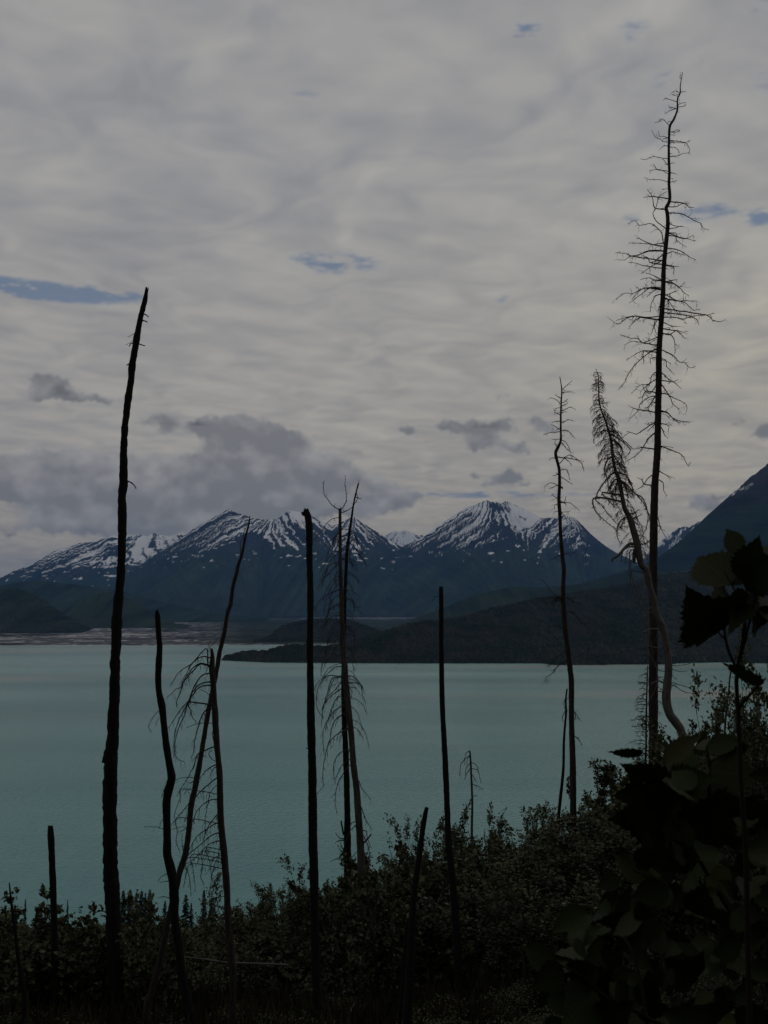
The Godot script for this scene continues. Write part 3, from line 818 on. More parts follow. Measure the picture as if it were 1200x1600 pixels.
	# --- grey snag with two upturned arms and drooping branches
	new_tree("candelabra_snag", [531.4, 795, 4.6, 531.4, 823, 5, 531.4, 854, 5.4, 531.8, 895, 6, 533.2, 926, 6.5, 533.9, 957, 7, 534.9, 988, 8, 536, 1019, 8.5, 538.6, 1039, 9.4, 539, 1055, 10, 542.4, 1085, 9.6, 545.8, 1119, 9.2, 549.1, 1152, 9.2, 552.5, 1197, 9.6, 557, 1231, 10, 559.3, 1265, 10.6, 562.6, 1310, 11, 564.2, 1344, 12, 565, 1377, 12, 566, 1440, 12.5], 17.0, 0.3, grey, "grey snag with upturned candelabra arms on top and fine drooping branches", "dead tree", 0.01, 0.1)
	many(440, 730, 4.848, 1.9, 0.16, 5, -0.2, [[435, 320, 385, 290, 345, 240, 322, 210, 318, 150, 320, 100], [455, 315, 485, 270, 490, 210, 480, 130, 482, 62], [455, 345, 510, 320, 545, 290, 565, 250]])
	many(440, 730, 4.848, 1.5, 0.15, 8, 0.7, [[435, 380, 380, 395, 330, 440, 290, 500, 245, 550], [435, 490, 395, 545, 382, 620], [430, 520, 370, 550, 320, 605], [430, 630, 370, 670, 320, 740, 292, 790], [430, 715, 360, 750, 310, 820, 300, 870], [430, 720, 370, 790, 310, 860, 262, 925], [425, 790, 405, 850, 418, 910],
		[430, 930, 370, 950, 310, 990, 262, 1050, 258, 1110], [437, 965, 390, 1000, 350, 1090, 340, 1180], [437, 1040, 370, 1070, 335, 1170, 290, 1230], [440, 1120, 380, 1130, 330, 1190, 275, 1240], [440, 1165, 390, 1190, 355, 1270, 350, 1360], [445, 1295, 390, 1320, 350, 1380, 340, 1450], [445, 1335, 400, 1370, 375, 1430, 310, 1490, 298, 1580], [430, 850, 380, 900, 345, 980, 320, 1100],
		[455, 520, 520, 530, 580, 600, 645, 745], [455, 470, 510, 470, 560, 520, 610, 640], [460, 620, 510, 660, 550, 770], [465, 690, 540, 700, 575, 770, 565, 780], [465, 780, 540, 810, 600, 870], [465, 925, 530, 935, 580, 972], [465, 990, 530, 1010, 560, 1065, 600, 1050], [475, 1195, 540, 1210, 580, 1230], [480, 1215, 540, 1240, 555, 1300, 540, 1400, 555, 1480]])
	many(440, 1040, 4.444, 1.9, 0.13, 9, 0.8, [[415, 5, 370, 10, 310, 65, 250, 120, 230, 165, 232, 180], [418, 78, 320, 70, 260, 140, 240, 240, 250, 300, 290, 370], [415, 80, 350, 90, 320, 180, 300, 250, 280, 340, 280, 410], [420, 105, 370, 170, 310, 230, 280, 300], [425, 155, 340, 215, 290, 280, 285, 360], [440, 235, 400, 215, 370, 240, 340, 340, 320, 385],
		[430, 280, 370, 310, 320, 380, 290, 450, 290, 540, 295, 620], [430, 340, 380, 370, 350, 430, 340, 500, 320, 560, 318, 640], [455, 440, 380, 480, 330, 540, 300, 640, 285, 760, 288, 835, 245, 890], [465, 585, 400, 610, 365, 680, 360, 750, 375, 810], [465, 650, 420, 690, 385, 760, 370, 790], [470, 695, 420, 760, 385, 840, 372, 940, 385, 1030],
		[468, 68, 520, 90, 560, 150, 575, 180], [545, 130, 560, 205, 585, 255], [480, 150, 510, 155, 520, 170], [475, 155, 490, 180, 485, 230], [535, 800, 550, 840, 580, 880, 620, 930], [548, 970, 580, 1060, 610, 1110, 622, 1140], [570, 1180, 600, 1260, 613, 1315], [590, 1150, 592, 1190, 625, 1270], [510, 1085, 480, 1095, 470, 1140], [510, 1110, 480, 1140, 430, 1240]])
	branch(zz(440, 1040, 4.444, [565, 1235, 600, 1200, 622, 1168]), 4.0, 0.08, 6, 0.3, true, "broken_limb", 0.2, 2.0)
	side_branches(840, 1140, 8, [840, 22, 1000, 36, 1140, 28], 1.4, 1.0, 0.2, 9)

	# --- straight charred pole in the middle
	new_tree("burnt_tree", [689.2, 917, 6.4, 689.5, 954, 7, 689.5, 1007, 7, 690.3, 1061, 8, 691.6, 1115, 8.4, 694.6, 1169, 8.6, 697, 1222, 9, 698.6, 1260, 9, 700.5, 1303, 9.6, 702.4, 1330, 10, 709, 1400, 11, 714, 1475, 11.5, 719, 1550, 12, 723, 1615, 13], 14.5, 0.4, char_m, "straight flat-topped charred pole standing clear against the wooded headland", "dead tree", 0.01, 0.16)
	branch([686.5, 931.5, 680, 932, 675.5, 940], 0.9, 0, 0, 0.4, true, "twig")
	branch([686.5, 948, 683, 949, 680, 952], 0.8, 0, 0, 0.4, true, "twig")
	# --- leaning stump beside it and the thin one in its shade
	new_tree("burnt_stump", [667, 1262, 5.5, 665, 1270, 7, 660, 1300, 8, 655, 1340, 8.6, 649, 1380, 9.4, 645, 1425, 11, 641.5, 1500, 12.4, 639, 1550, 13, 636, 1610, 14], 11.0, 0.1, char_m, "short charred leaning stump in front of bare grey twigs", "dead tree", 0.02, 0.18)
	new_tree("burnt_sapling", [636.5, 1440, 3, 634, 1470, 6, 632, 1500, 5.5, 628, 1550, 6.5, 624, 1605, 7.5], 11.6, 0.0, char_m, "thin charred sapling half hidden behind the leaning stump", "dead tree", 0.02, 0.2)
	# --- little weeping snag over the bushes
	new_tree("weeping_snag", [734, 1173, 2.2, 735.4, 1190, 3, 736.8, 1222, 3.2, 738, 1255, 3.4, 737.3, 1290, 4, 737.3, 1330, 4.6, 737.6, 1400, 5], 28.0, 0.0, grey, "small snag with down-curved branches like a broken umbrella, above the bushes", "dead tree", 0.0, 0.1)
	many(640, 900, 3.72, 1.5, 0.08, 5, 0.6, [[345, 1018, 328, 1030, 322, 1060, 320, 1100], [345, 1045, 310, 1075, 295, 1110, 292, 1165], [350, 1050, 332, 1065, 335, 1110], [350, 1090, 328, 1115, 324, 1170], [350, 1120, 335, 1145, 320, 1180], [360, 1085, 388, 1095, 400, 1135, 415, 1205], [365, 1120, 390, 1125, 402, 1150], [368, 1160, 385, 1190, 392, 1203], [370, 1213, 400, 1220, 430, 1240], [365, 1280, 390, 1278]])
	branch(zz(640, 900, 3.72, [358, 1322, 332, 1350, 320, 1372]), 2.2, 0.1, 6, 0.3)
	branch(zz(640, 900, 3.72, [355, 1300, 345, 1330]), 3.4, 0.1, 5, 0.3, true, "broken_limb", 0.2, 1.6)

	# --- crooked bare tree before the pyramid mountain
	new_tree("crooked_dead_tree", [874.7, 588.5, 1.0, 877.6, 609, 2, 876.6, 634, 2.5, 876.2, 651, 3, 876.2, 671, 3, 876.2, 688, 3.6, 871.4, 700, 5, 868, 708, 4.6, 870.8, 721, 4.6, 873.9, 735, 4.6, 874.3, 760, 5, 873.3, 779, 5.5, 874.7, 803, 6, 875.8, 832, 6, 878.1, 861, 6.2, 880, 880, 6.4, 881, 888, 6.6, 880, 929, 7, 881.9, 970, 8, 886.8, 1011, 8, 891, 1047, 8, 892.9, 1066, 8.2, 892.9, 1107, 8.4, 893.7, 1149, 9, 894.8, 1190, 9.6, 895.6, 1245, 10, 895.6, 1272, 10.2, 896.5, 1340, 10.6], 20.0, 0.4, bark, "crooked bare tree with an elbow high up, before the pyramid mountain", "dead tree", 0.0, 0.12)
	many(820, 570, 5.16, 1.7, 0.13, 7, 0.15, [[297, 200, 340, 165, 380, 128], [300, 222, 350, 220, 378, 218], [295, 310, 330, 290, 350, 275], [300, 330, 325, 320, 345, 315], [305, 370, 350, 345, 370, 338, 408, 360], [305, 385, 340, 378], [300, 467, 330, 455, 345, 440, 385, 450], [300, 530, 330, 525, 370, 550, 405, 592], [300, 605, 330, 620, 350, 655, 370, 695],
		[300, 630, 340, 680, 375, 712], [285, 795, 320, 745, 355, 728, 400, 745, 435, 770, 478, 780], [432, 768, 460, 800, 478, 857], [320, 752, 360, 780, 380, 815], [290, 850, 325, 838, 355, 880, 360, 930], [295, 905, 340, 935, 385, 967], [290, 1110, 325, 1108, 370, 1115, 400, 1140, 440, 1175], [320, 1108, 325, 1085, 332, 1058], [295, 1190, 320, 1225, 342, 1257], [300, 1188, 360, 1186],
		[287, 320, 260, 285, 205, 265], [290, 270, 265, 255, 243, 243], [280, 400, 240, 385, 232, 350], [285, 347, 240, 350], [275, 455, 245, 458, 218, 467], [278, 520, 245, 492, 213, 480], [280, 540, 200, 547, 148, 566], [280, 600, 220, 600], [262, 660, 243, 630, 248, 600], [245, 750, 210, 750, 195, 770], [268, 885, 220, 895], [262, 970, 210, 950, 155, 985], [262, 972, 225, 990, 195, 1000], [262, 1075, 235, 1060, 218, 1037], [265, 1120, 245, 1130, 238, 1165], [280, 1180, 240, 1185]])
	many(820, 860, 3.636, 1.7, 0.2, 9, 0.2, [[205, 268, 165, 285, 130, 300, 75, 285], [190, 267, 160, 240, 130, 205, 106, 170], [205, 275, 160, 305, 135, 332], [210, 265, 130, 270, 60, 270], [225, 265, 280, 290, 325, 312], [235, 345, 290, 365, 325, 405, 365, 412], [235, 570, 190, 600, 122, 668], [235, 630, 190, 655, 150, 705, 118, 720, 115, 755], [278, 905, 288, 950, 278, 968], [280, 915, 300, 940, 312, 967], [283, 1055, 310, 1080, 325, 1105], [222, 22, 255, 15, 285, 15], [207, 28, 180, 35, 150, 55], [228, 440, 150, 430, 135, 470]])
	branch(zz(820, 860, 3.636, [212, 265, 190, 262, 175, 285]), 6.0, 0.3, 8, 0.2, true, "broken_limb", 0.4, 3.0)
	branch(zz(820, 570, 5.16, [282, 985, 300, 988, 305, 1000]), 4.0, 0.1, 4, 0.2, true, "knot", 0.0, 2.4)
	for i in 16:
		var yy := 610.0 + i * 12.0
		branch([axis(yy).x, yy, axis(yy).x + (6.0 if i % 2 == 0 else -6.0), yy - R(-2, 3)], 1.0, 0.1, 4, 0.0, true, "stub", 0.2, 0.5)
	# --- thin pole leaning against its foot
	new_tree("leaning_pole", [886, 1077, 2.4, 884, 1094, 3, 884.6, 1113, 3.4, 882.7, 1135, 3.6, 881, 1162, 3.8, 880, 1204, 4.4, 875, 1253, 5, 872, 1283, 5.4, 868, 1330, 6], 20.8, 0.0, char_m, "thin dark pole leaning towards the crooked bare tree beside it", "dead tree", 0.02, 0.14)
	many(820, 860, 3.636, 1.8, 0.06, 4, 0.2, [[232, 845, 220, 870, 228, 905], [234, 905, 215, 945, 212, 965, 240, 990], [236, 850, 248, 838], [232, 912, 245, 908]])

	# --- tallest tree
	new_tree("tall_dead_tree", [1066.5, 113, 1.0, 1063, 134, 1.6, 1062.8, 145, 2.2, 1058.6, 155, 2.4, 1058.4, 171, 3, 1053, 186, 3.4, 1046.6, 198, 3.8, 1045.3, 220, 4, 1045, 246, 4.2, 1045.9, 269, 4.4, 1045.3, 287, 4.5, 1046.6, 306, 5, 1045.3, 316, 5.2, 1041, 325, 5.6, 1043, 336, 6, 1043.4, 353, 6.2, 1041, 377, 6.6, 1039.7, 390, 6.8, 1037, 420, 7.2, 1036, 460, 7.6, 1033.6, 496, 8.2, 1031, 530, 8.6, 1029.6, 556, 9, 1029.2, 600, 9.6, 1028.4, 640, 10, 1027.4, 695, 10.6, 1026, 720, 10.8, 1023, 760, 11.5, 1021.6, 810, 12, 1021, 860, 12.6, 1020.8, 910, 13, 1021, 985, 13.2, 1020.8, 1060, 13.8, 1020.8, 1135, 14, 1020.8, 1185, 14.2, 1021, 1290, 15], 22.0, 0.6, bark, "tallest dead spruce, straight and dark, with short bare branches all the way up", "dead tree", 0.0, 0.11)
	many(960, 100, 5.333, 1.3, 0.14, 7, 0.0, [[545, 120, 552, 95, 547, 85], [545, 240, 510, 225, 480, 235], [545, 250, 510, 260, 485, 262], [555, 235, 575, 230, 590, 235], [525, 320, 470, 300, 420, 290, 405, 303], [520, 345, 560, 325, 595, 320], [525, 370, 480, 385, 420, 412], [530, 360, 565, 355, 595, 342], [500, 370, 460, 360, 452, 340], [462, 520, 430, 480, 408, 455, 370, 480, 335, 493], [470, 565, 500, 560, 520, 545, 548, 555], [475, 570, 520, 570, 545, 555], [450, 620, 410, 600, 375, 605, 365, 560], [450, 650, 400, 645, 385, 625, 340, 610, 315, 560],
		[460, 652, 520, 655, 590, 655, 632, 630], [590, 655, 615, 680, 632, 710, 620, 745], [460, 770, 520, 765, 560, 750, 618, 742], [460, 690, 510, 695, 545, 740], [445, 685, 410, 680, 378, 715], [447, 790, 400, 785, 330, 770, 260, 795, 222, 793], [445, 840, 410, 800, 395, 790], [447, 915, 400, 890, 355, 875, 290, 890], [350, 878, 335, 845, 325, 830], [447, 985, 400, 970, 370, 960, 300, 965, 250, 945], [470, 985, 500, 975, 522, 968], [470, 830, 490, 822], [460, 900, 515, 915]])
	many(960, 100, 5.333, 2.1, 0.12, 9, 0.05, [[430, 1370, 390, 1340, 340, 1300, 323, 1240, 350, 1185, 370, 1110, 435, 1062], [335, 1200, 325, 1150, 315, 1100, 270, 1045], [318, 1105, 290, 1105, 240, 1112], [408, 1490, 395, 1410, 340, 1350, 290, 1330, 205, 1345, 175, 1300, 110, 1335], [460, 1240, 540, 1245, 610, 1270, 660, 1305, 720, 1330, 740, 1370, 790, 1385], [460, 1190, 520, 1185, 560, 1165, 625, 1165], [590, 1165, 620, 1195, 662, 1197], [460, 1330, 500, 1350, 580, 1355], [460, 1375, 520, 1365, 560, 1350], [465, 1410, 515, 1410, 520, 1440, 600, 1455, 660, 1425], [470, 1415, 540, 1445, 580, 1450, 675, 1475], [515, 1440, 520, 1470, 600, 1530], [400, 1490, 320, 1505, 250, 1495, 120, 1490], [300, 1500, 240, 1470, 180, 1445], [405, 1555, 280, 1555, 200, 1590, 130, 1600]])
	many(950, 380, 5.0, 2.2, 0.14, 10, 0.1, [[430, 60, 320, 62, 240, 90, 180, 100, 130, 130, 70, 130], [180, 100, 140, 80, 60, 75], [425, 90, 380, 135, 330, 150], [425, 135, 350, 175, 300, 210, 260, 238], [420, 195, 340, 185, 270, 175, 220, 155, 155, 150], [325, 150, 310, 110, 260, 100], [465, 40, 540, 50, 600, 80, 650, 115, 690, 130], [465, 80, 500, 65, 550, 80, 605, 95], [460, 175, 520, 185, 550, 180], [510, 180, 515, 210, 510, 245], [415, 290, 350, 290, 335, 310, 365, 320], [415, 285, 350, 250, 300, 235], [355, 285, 325, 270, 250, 285],
		[412, 348, 340, 345, 270, 355, 190, 395, 130, 390, 60, 445], [300, 350, 230, 385, 190, 440], [330, 350, 260, 400, 165, 470], [410, 350, 360, 370, 300, 422], [455, 300, 510, 290, 535, 285, 535, 305], [455, 305, 530, 325, 600, 390, 635, 410], [520, 315, 560, 345, 600, 300], [455, 405, 510, 380, 550, 370], [455, 405, 540, 450, 600, 465, 670, 525, 720, 515], [460, 430, 500, 490, 560, 570], [540, 450, 620, 450, 700, 455], [465, 435, 470, 500, 468, 560], [405, 400, 370, 410, 335, 480, 330, 540], [402, 490, 390, 520, 390, 565],
		[400, 572, 300, 578, 210, 570, 130, 595, 80, 630, 10, 590], [210, 570, 150, 580, 60, 605], [250, 580, 200, 620, 165, 655], [440, 577, 520, 580, 600, 592, 660, 570, 770, 562, 835, 548], [770, 562, 810, 600, 880, 612, 912, 600], [660, 575, 710, 640], [440, 620, 500, 650, 560, 650], [430, 705, 480, 715, 540, 682, 590, 695, 630, 685], [540, 685, 570, 715, 605, 748], [500, 720, 520, 780, 525, 860], [385, 735, 320, 760, 270, 778, 190, 765, 130, 795], [270, 778, 235, 745, 180, 745, 95, 715], [395, 590, 365, 640, 380, 715], [370, 600, 350, 670, 335, 720],
		[375, 830, 310, 865, 220, 940, 160, 1020, 120, 1100, 82, 1135], [375, 825, 320, 855, 280, 840, 210, 870, 145, 915], [285, 840, 275, 890, 280, 940], [420, 835, 510, 880, 560, 930, 600, 935, 640, 975, 685, 962], [420, 900, 450, 910, 460, 965, 500, 1010], [372, 895, 330, 905, 332, 945], [420, 1010, 460, 1050, 520, 1090, 575, 1138], [510, 1085, 550, 1065], [370, 1010, 345, 1030, 320, 1100, 250, 1110, 190, 1170], [370, 1065, 310, 1110, 250, 1165], [372, 1120, 330, 1175, 290, 1160, 270, 1100], [420, 1105, 450, 1150, 480, 1190, 540, 1220, 610, 1260, 615, 1310], [475, 1185, 500, 1250, 560, 1298], [370, 1192, 310, 1205, 250, 1260, 240, 1300, 160, 1385], [240, 1300, 200, 1290, 175, 1275], [300, 1155, 275, 1190, 265, 1240], [365, 1200, 330, 1260, 270, 1312], [345, 1240, 315, 1290, 335, 1340]])
	many(950, 380, 5.0, 2.6, 0.10, 9, 0.2, [[418, 1310, 470, 1330, 520, 1385, 560, 1405], [465, 1325, 500, 1365, 570, 1390, 645, 1398], [365, 1403, 300, 1440, 220, 1492, 175, 1475, 120, 1510], [418, 1410, 480, 1430, 470, 1475], [420, 1440, 440, 1500, 465, 1522], [360, 1488, 310, 1530, 275, 1595], [415, 1588, 460, 1598], [365, 1410, 340, 1440, 305, 1470]])
	many(960, 680, 5.0, 2.4, 0.10, 9, 0.2, [[315, -20, 270, 20, 230, 80, 180, 150, 90, 205, 75, 235], [210, 95, 170, 105, 195, 75], [368, 88, 420, 105, 480, 130, 530, 155, 580, 242, 600, 205], [358, 288, 400, 310, 452, 328], [350, 350, 380, 370, 385, 430, 410, 475], [295, 312, 260, 340, 215, 400, 170, 425], [228, 380, 215, 350, 180, 330], [340, 645, 360, 720, 400, 795], [365, 715, 345, 760], [350, 170, 370, 195], [275, 822, 240, 850, 195, 858]])
	side_branches(150, 330, 14, [120, 5, 330, 12], 0.1, 0.9, 0.1, 5)
	side_branches(400, 700, 34, [400, 16, 700, 20], 0.5, 1.0, 0.14, 8)
	side_branches(1010, 1190, 9, [1000, 8, 1190, 22], 0.5, 1.0, 0.25, 6)

	# --- twisted pale spruce with its dead twigs still on
	new_tree("twisted_snag", [931, 576, 0.9, 935, 589, 1.5, 935.5, 609, 2, 936.2, 628, 2.4, 940.7, 644, 2.6, 945, 655, 3, 950.8, 673, 3.6, 955.2, 690, 4.6, 957.2, 713, 4.6, 961, 733, 5, 966.9, 750, 6, 971.7, 773, 6.6, 975.6, 793, 7.2, 983.3, 808, 9, 989, 826, 10, 995, 847, 11, 998.5, 867, 11, 1002.5, 882, 10.2, 1010, 892, 10, 1015, 915, 10, 1021, 935, 10, 1026, 960, 10.4, 1036, 982, 10.6, 1041, 1010, 10.6, 1044.5, 1040, 11.6, 1043, 1067, 12.6, 1041, 1092, 13.6, 1046, 1115, 13.4, 1057, 1130, 13.4, 1064.5, 1142, 12.8, 1067.5, 1160, 12.4, 1075, 1182, 13, 1080, 1200, 13.6, 1088, 1250, 14, 1094, 1310, 15], 18.0, -0.5, M.pale, "twisted pale snag hung with fine dead twigs, crossing the tallest dead spruce", "dead tree", 0.0, 0.07)
	many(900, 570, 5.16, 3.4, 0.5, 6, 0.25, [[300, 870, 250, 920, 200, 990, 165, 1055, 160, 1090, 195, 1120, 250, 1190, 320, 1270, 400, 1345], [275, 745, 238, 800, 230, 870, 255, 930, 265, 1010, 310, 1090, 360, 1180, 380, 1215], [320, 925, 288, 955, 280, 1010, 300, 1080, 345, 1150], [345, 870, 400, 890, 440, 950, 470, 1030, 530, 1070, 570, 1150, 582, 1240, 560, 1330, 515, 1410], [355, 930, 410, 970, 480, 1040, 540, 1110, 585, 1200, 590, 1260], [380, 960, 415, 1040, 415, 1150], [335, 940, 318, 1020, 325, 1090], [300, 570, 350, 600, 410, 650, 440, 690, 400, 740], [310, 610, 360, 650, 375, 730, 345, 840], [290, 700, 340, 790, 400, 880, 440, 970],
		[270, 540, 330, 540, 360, 590, 420, 640, 460, 680], [160, 1070, 140, 1140, 180, 1210, 250, 1270, 330, 1340], [210, 1030, 260, 1090, 330, 1160], [395, 1230, 340, 1290, 330, 1370, 360, 1450], [430, 1200, 480, 1190, 505, 1160], [520, 1445, 560, 1445, 595, 1420], [445, 1250, 500, 1220, 530, 1205]])
	branch(zz(900, 570, 5.16, [440, 1440, 390, 1480, 350, 1530, 295, 1568, 290, 1592]), 5.5, 0.06, 8, 0.3, true, "broken_limb", 0.2, 3.4)
	branch(zz(900, 570, 5.16, [430, 1465, 380, 1500, 365, 1590]), 3.0, 0.1, 8, 0.3, true, "broken_limb", 0.2, 2.0)
	branch(zz(900, 570, 5.16, [480, 1500, 465, 1560, 470, 1600]), 8.0, 0.1, 6, 0.3, true, "knot", 0.0, 5.0)
	side_branches(582, 640, 1.9, [582, 8, 640, 15], 0.45, 1.2, 0.8, 6, 3, "branch", 0.1)
	side_branches(640, 765, 1.8, [640, 17, 700, 24, 760, 19], 0.9, 1.2, 0.85, 7)
	side_branches(760, 870, 3.0, [760, 24, 870, 16], 1.1, 1.0, 0.6, 7)
	many(950, 860, 4.0, 1.9, 0.10, 8, 0.8, [[140, 0, 140, 120, 170, 230, 205, 330, 205, 480, 230, 590, 270, 660, 305, 740, 300, 850, 260, 935], [215, 185, 200, 240, 205, 340], [245, 390, 240, 480, 260, 560, 290, 640], [262, 360, 255, 420, 265, 520], [230, 600, 260, 680, 330, 760], [150, 130, 140, 200, 165, 240], [185, 300, 240, 400, 250, 470], [285, 310, 300, 300, 305, 320]])
	many(950, 860, 4.0, 1.5, 0.05, 8, 0.1, [[400, 720, 460, 720, 520, 705], [395, 740, 440, 755, 490, 755], [400, 825, 480, 850, 560, 885, 600, 880], [405, 840, 470, 880, 540, 895, 570, 895], [395, 770, 410, 790, 425, 805], [345, 755, 300, 740], [350, 790, 320, 790, 305, 810]])
	branch(zz(950, 860, 4.0, [350, 830, 325, 815, 300, 820, 265, 835]), 3.8, 0.05, 6, 0.2, true, "branch", 0.2, 1.6)
	branch(zz(950, 860, 4.0, [350, 885, 325, 882, 300, 880]), 2.6, 0.05, 6, 0.2)
	branch(zz(950, 860, 4.0, [290, 490, 250, 500, 215, 520]), 3.2, 0.05, 6, 0.2, true, "stub", 0.2, 2.6)
	# --- thin twiggy spruce poles
	new_tree("twiggy_sapling", [1012, 1040, 1.2, 1011, 1070, 2.2, 1010, 1110, 2.6, 1009.6, 1160, 3, 1009, 1230, 3.6], 25.0, 0.0, bark, "thin twiggy dead sapling just in front of the foot of the tallest dead spruce", "dead tree", 0.0, 0.1)
	side_branches(1052, 1200, 5, [1050, 10, 1100, 22, 1150, 30, 1200, 28], 0.1, 1.2, 0.45, 8, 1, "branch", 0.12)
	side_branches(1070, 1200, 16, [1050, 6, 1200, 14], 0.3, 1.0, 0.3, 5, 2)
	new_tree("twiggy_sapling", [1160, 985, 1.0, 1154, 1010, 1.4, 1147, 1036, 1.8, 1141, 1055, 2.4, 1138.5, 1082, 2.6, 1135.4, 1107, 2.8, 1132.3, 1145, 3.4, 1130, 1200, 4], 27.0, 0.0, bark, "thin leaning dead sapling with thorny twigs, behind the broad-leaved shoot", "dead tree", 0.0, 0.1)
	side_branches(995, 1140, 6, [990, 4, 1080, 9, 1140, 14], 0.0, 0.9, 0.1, 5)
	# --- stumps by the near shrubs on the shore side
	new_tree("burnt_stump", [78.7, 1291, 7, 79.3, 1303, 10, 80.8, 1334, 10, 82.5, 1377, 10.6, 84, 1419, 9.4, 85, 1462, 10, 85.7, 1526, 12, 86, 1570, 12], 15.0, 0.1, char_m, "short straight charred stump rising from leafy scrub", "dead tree", 0.02, 0.14)
	new_tree("burnt_sapling", [14.5, 1379, 1.6, 18, 1413, 4, 23.4, 1451, 5.6, 27.6, 1490, 6.2, 33, 1526, 6.6, 38, 1560, 7], 13.5, 0.0, char_m, "thin pointed charred sapling leaning at the edge of the scrub", "dead tree", 0.0, 0.2)
	branch(zz(0, 1260, 4.704, [105, 980, 70, 985, 45, 995]), 3.0, 0.1, 6, 0.1, true, "stub", 0.1, 1.4)
	new_tree("burnt_sapling", [150.8, 1438, 1.6, 151.6, 1450, 3, 152, 1480, 3.4, 152.6, 1520, 3.6, 153, 1550, 3.8], 16.5, 0.0, char_m, "small charred sapling beside the tallest charred trunk", "dead tree", 0.0, 0.2)
	branch([153, 1462, 156, 1455, 158, 1448], 1.0, 0, 0, 0)

func log_thing(l: Array, w: Array, d: Array, m: Material, called: String, label: String) -> void:
	var p := PackedVector3Array()
	var r := PackedFloat32Array()
	for i in range(0, l.size(), 2):
		var f := float(i) / (l.size() - 2)
		var dd := lerpf(d[0], d[1], f)
		p.append(at(l[i], l[i + 1], dd))
		r.append(lerpf(w[0], w[1], f) * 0.5 * dd / F)
	var o := thing(called, p[0], label, "fallen log")
	T = {"o": o, "line": [l[0], l[1], w[0], l[0], l[1] + 1, w[0]], "d": d[0], "lean": 0.0, "m": m, "org": p[0]}
	var b := MB.new()
	var s := spline(p, r, 0.08)
	tube(b, s[0], s[1], 8, 0.12, 0.02, Color.WHITE, p[0])
	put("trunk", b.mesh(), m, o)

func build_logs() -> void:
	rng.seed = 5
	log_thing([226, 1477, 247, 1482, 272, 1491, 287, 1495, 320, 1499, 355, 1504, 400, 1505.5, 450, 1508], [1.6, 3.2], [15.6, 16.2], M.pale, "fallen_branch", "long pale fallen branch lying across the scrub behind the leaning trunks")
	branch(zz(220, 1200, 4.0, [110, 1130, 60, 1120, 25, 1110]), 1.2, 0.1, 6, 0.1, false)
	log_thing([218, 1512, 234, 1503, 247, 1498, 256, 1496, 258, 1488], [1.0, 1.6], [15.0, 15.0], M.pale, "fallen_branch", "small pale bent twig propped on the leaning trunk")
	log_thing([156, 1484, 161, 1478, 168, 1474], [1.2, 1.2], [15.9, 16.4], M.pale, "fallen_branch", "short pale sticks behind the tallest charred trunk")
	log_thing([790, 1524, 815, 1518, 845, 1512, 876, 1505], [3.0, 4.2], [18.0, 18.6], M.grey, "fallen_log", "grey fallen log lying on grassy ground below the bushes")
	branch([866, 1505, 863, 1494, 860, 1486, 861, 1481], 1.6, 0.05, 4, 0.0, false)
	log_thing([900, 1448, 925, 1440, 950, 1433, 975, 1429], [3.4, 4.6], [20.0, 20.6], M.grey, "fallen_log", "grey fallen log under a tangle of dead twigs")
	branch([905, 1440, 930, 1425, 960, 1418, 1000, 1415], 1.4, 0.25, 16, -0.1, false)
	branch([930, 1436, 950, 1424, 970, 1422, 990, 1428], 1.3, 0.25, 16, -0.1, false)
	log_thing([556, 1568, 548, 1582, 540, 1600], [5.0, 7.0], [13.5, 13.2], M.grey, "fallen_log", "pale broken log end at the bottom between two charred poles")

# ---------------------------------------------------------------- shrubs
func leaf_quad(b: MB, p: Vector3, dir: Vector3, nrm: Vector3, l: float, w: float, col: Color) -> void:
	var side := dir.cross(nrm).normalized()
	var up := side.cross(dir).normalized()
	var i := b.v.size()
	b.v.append(p)
	b.v.append(p + dir * l * 0.5 + side * w + up * w * 0.35)
	b.v.append(p + dir * l - up * l * 0.12)
	b.v.append(p + dir * l * 0.5 - side * w + up * w * 0.35)
	for k in 4:
		b.n.append(up)
		b.c.append(col)
	b.ix.append_array([i, i + 2, i + 1, i, i + 3, i + 2])

func leaf_color() -> Color:
	var t := rng.randf()
	return Color(0.056, 0.060, 0.038).lerp(Color(0.125, 0.130, 0.072), t * t * t) * R(0.8, 1.15)

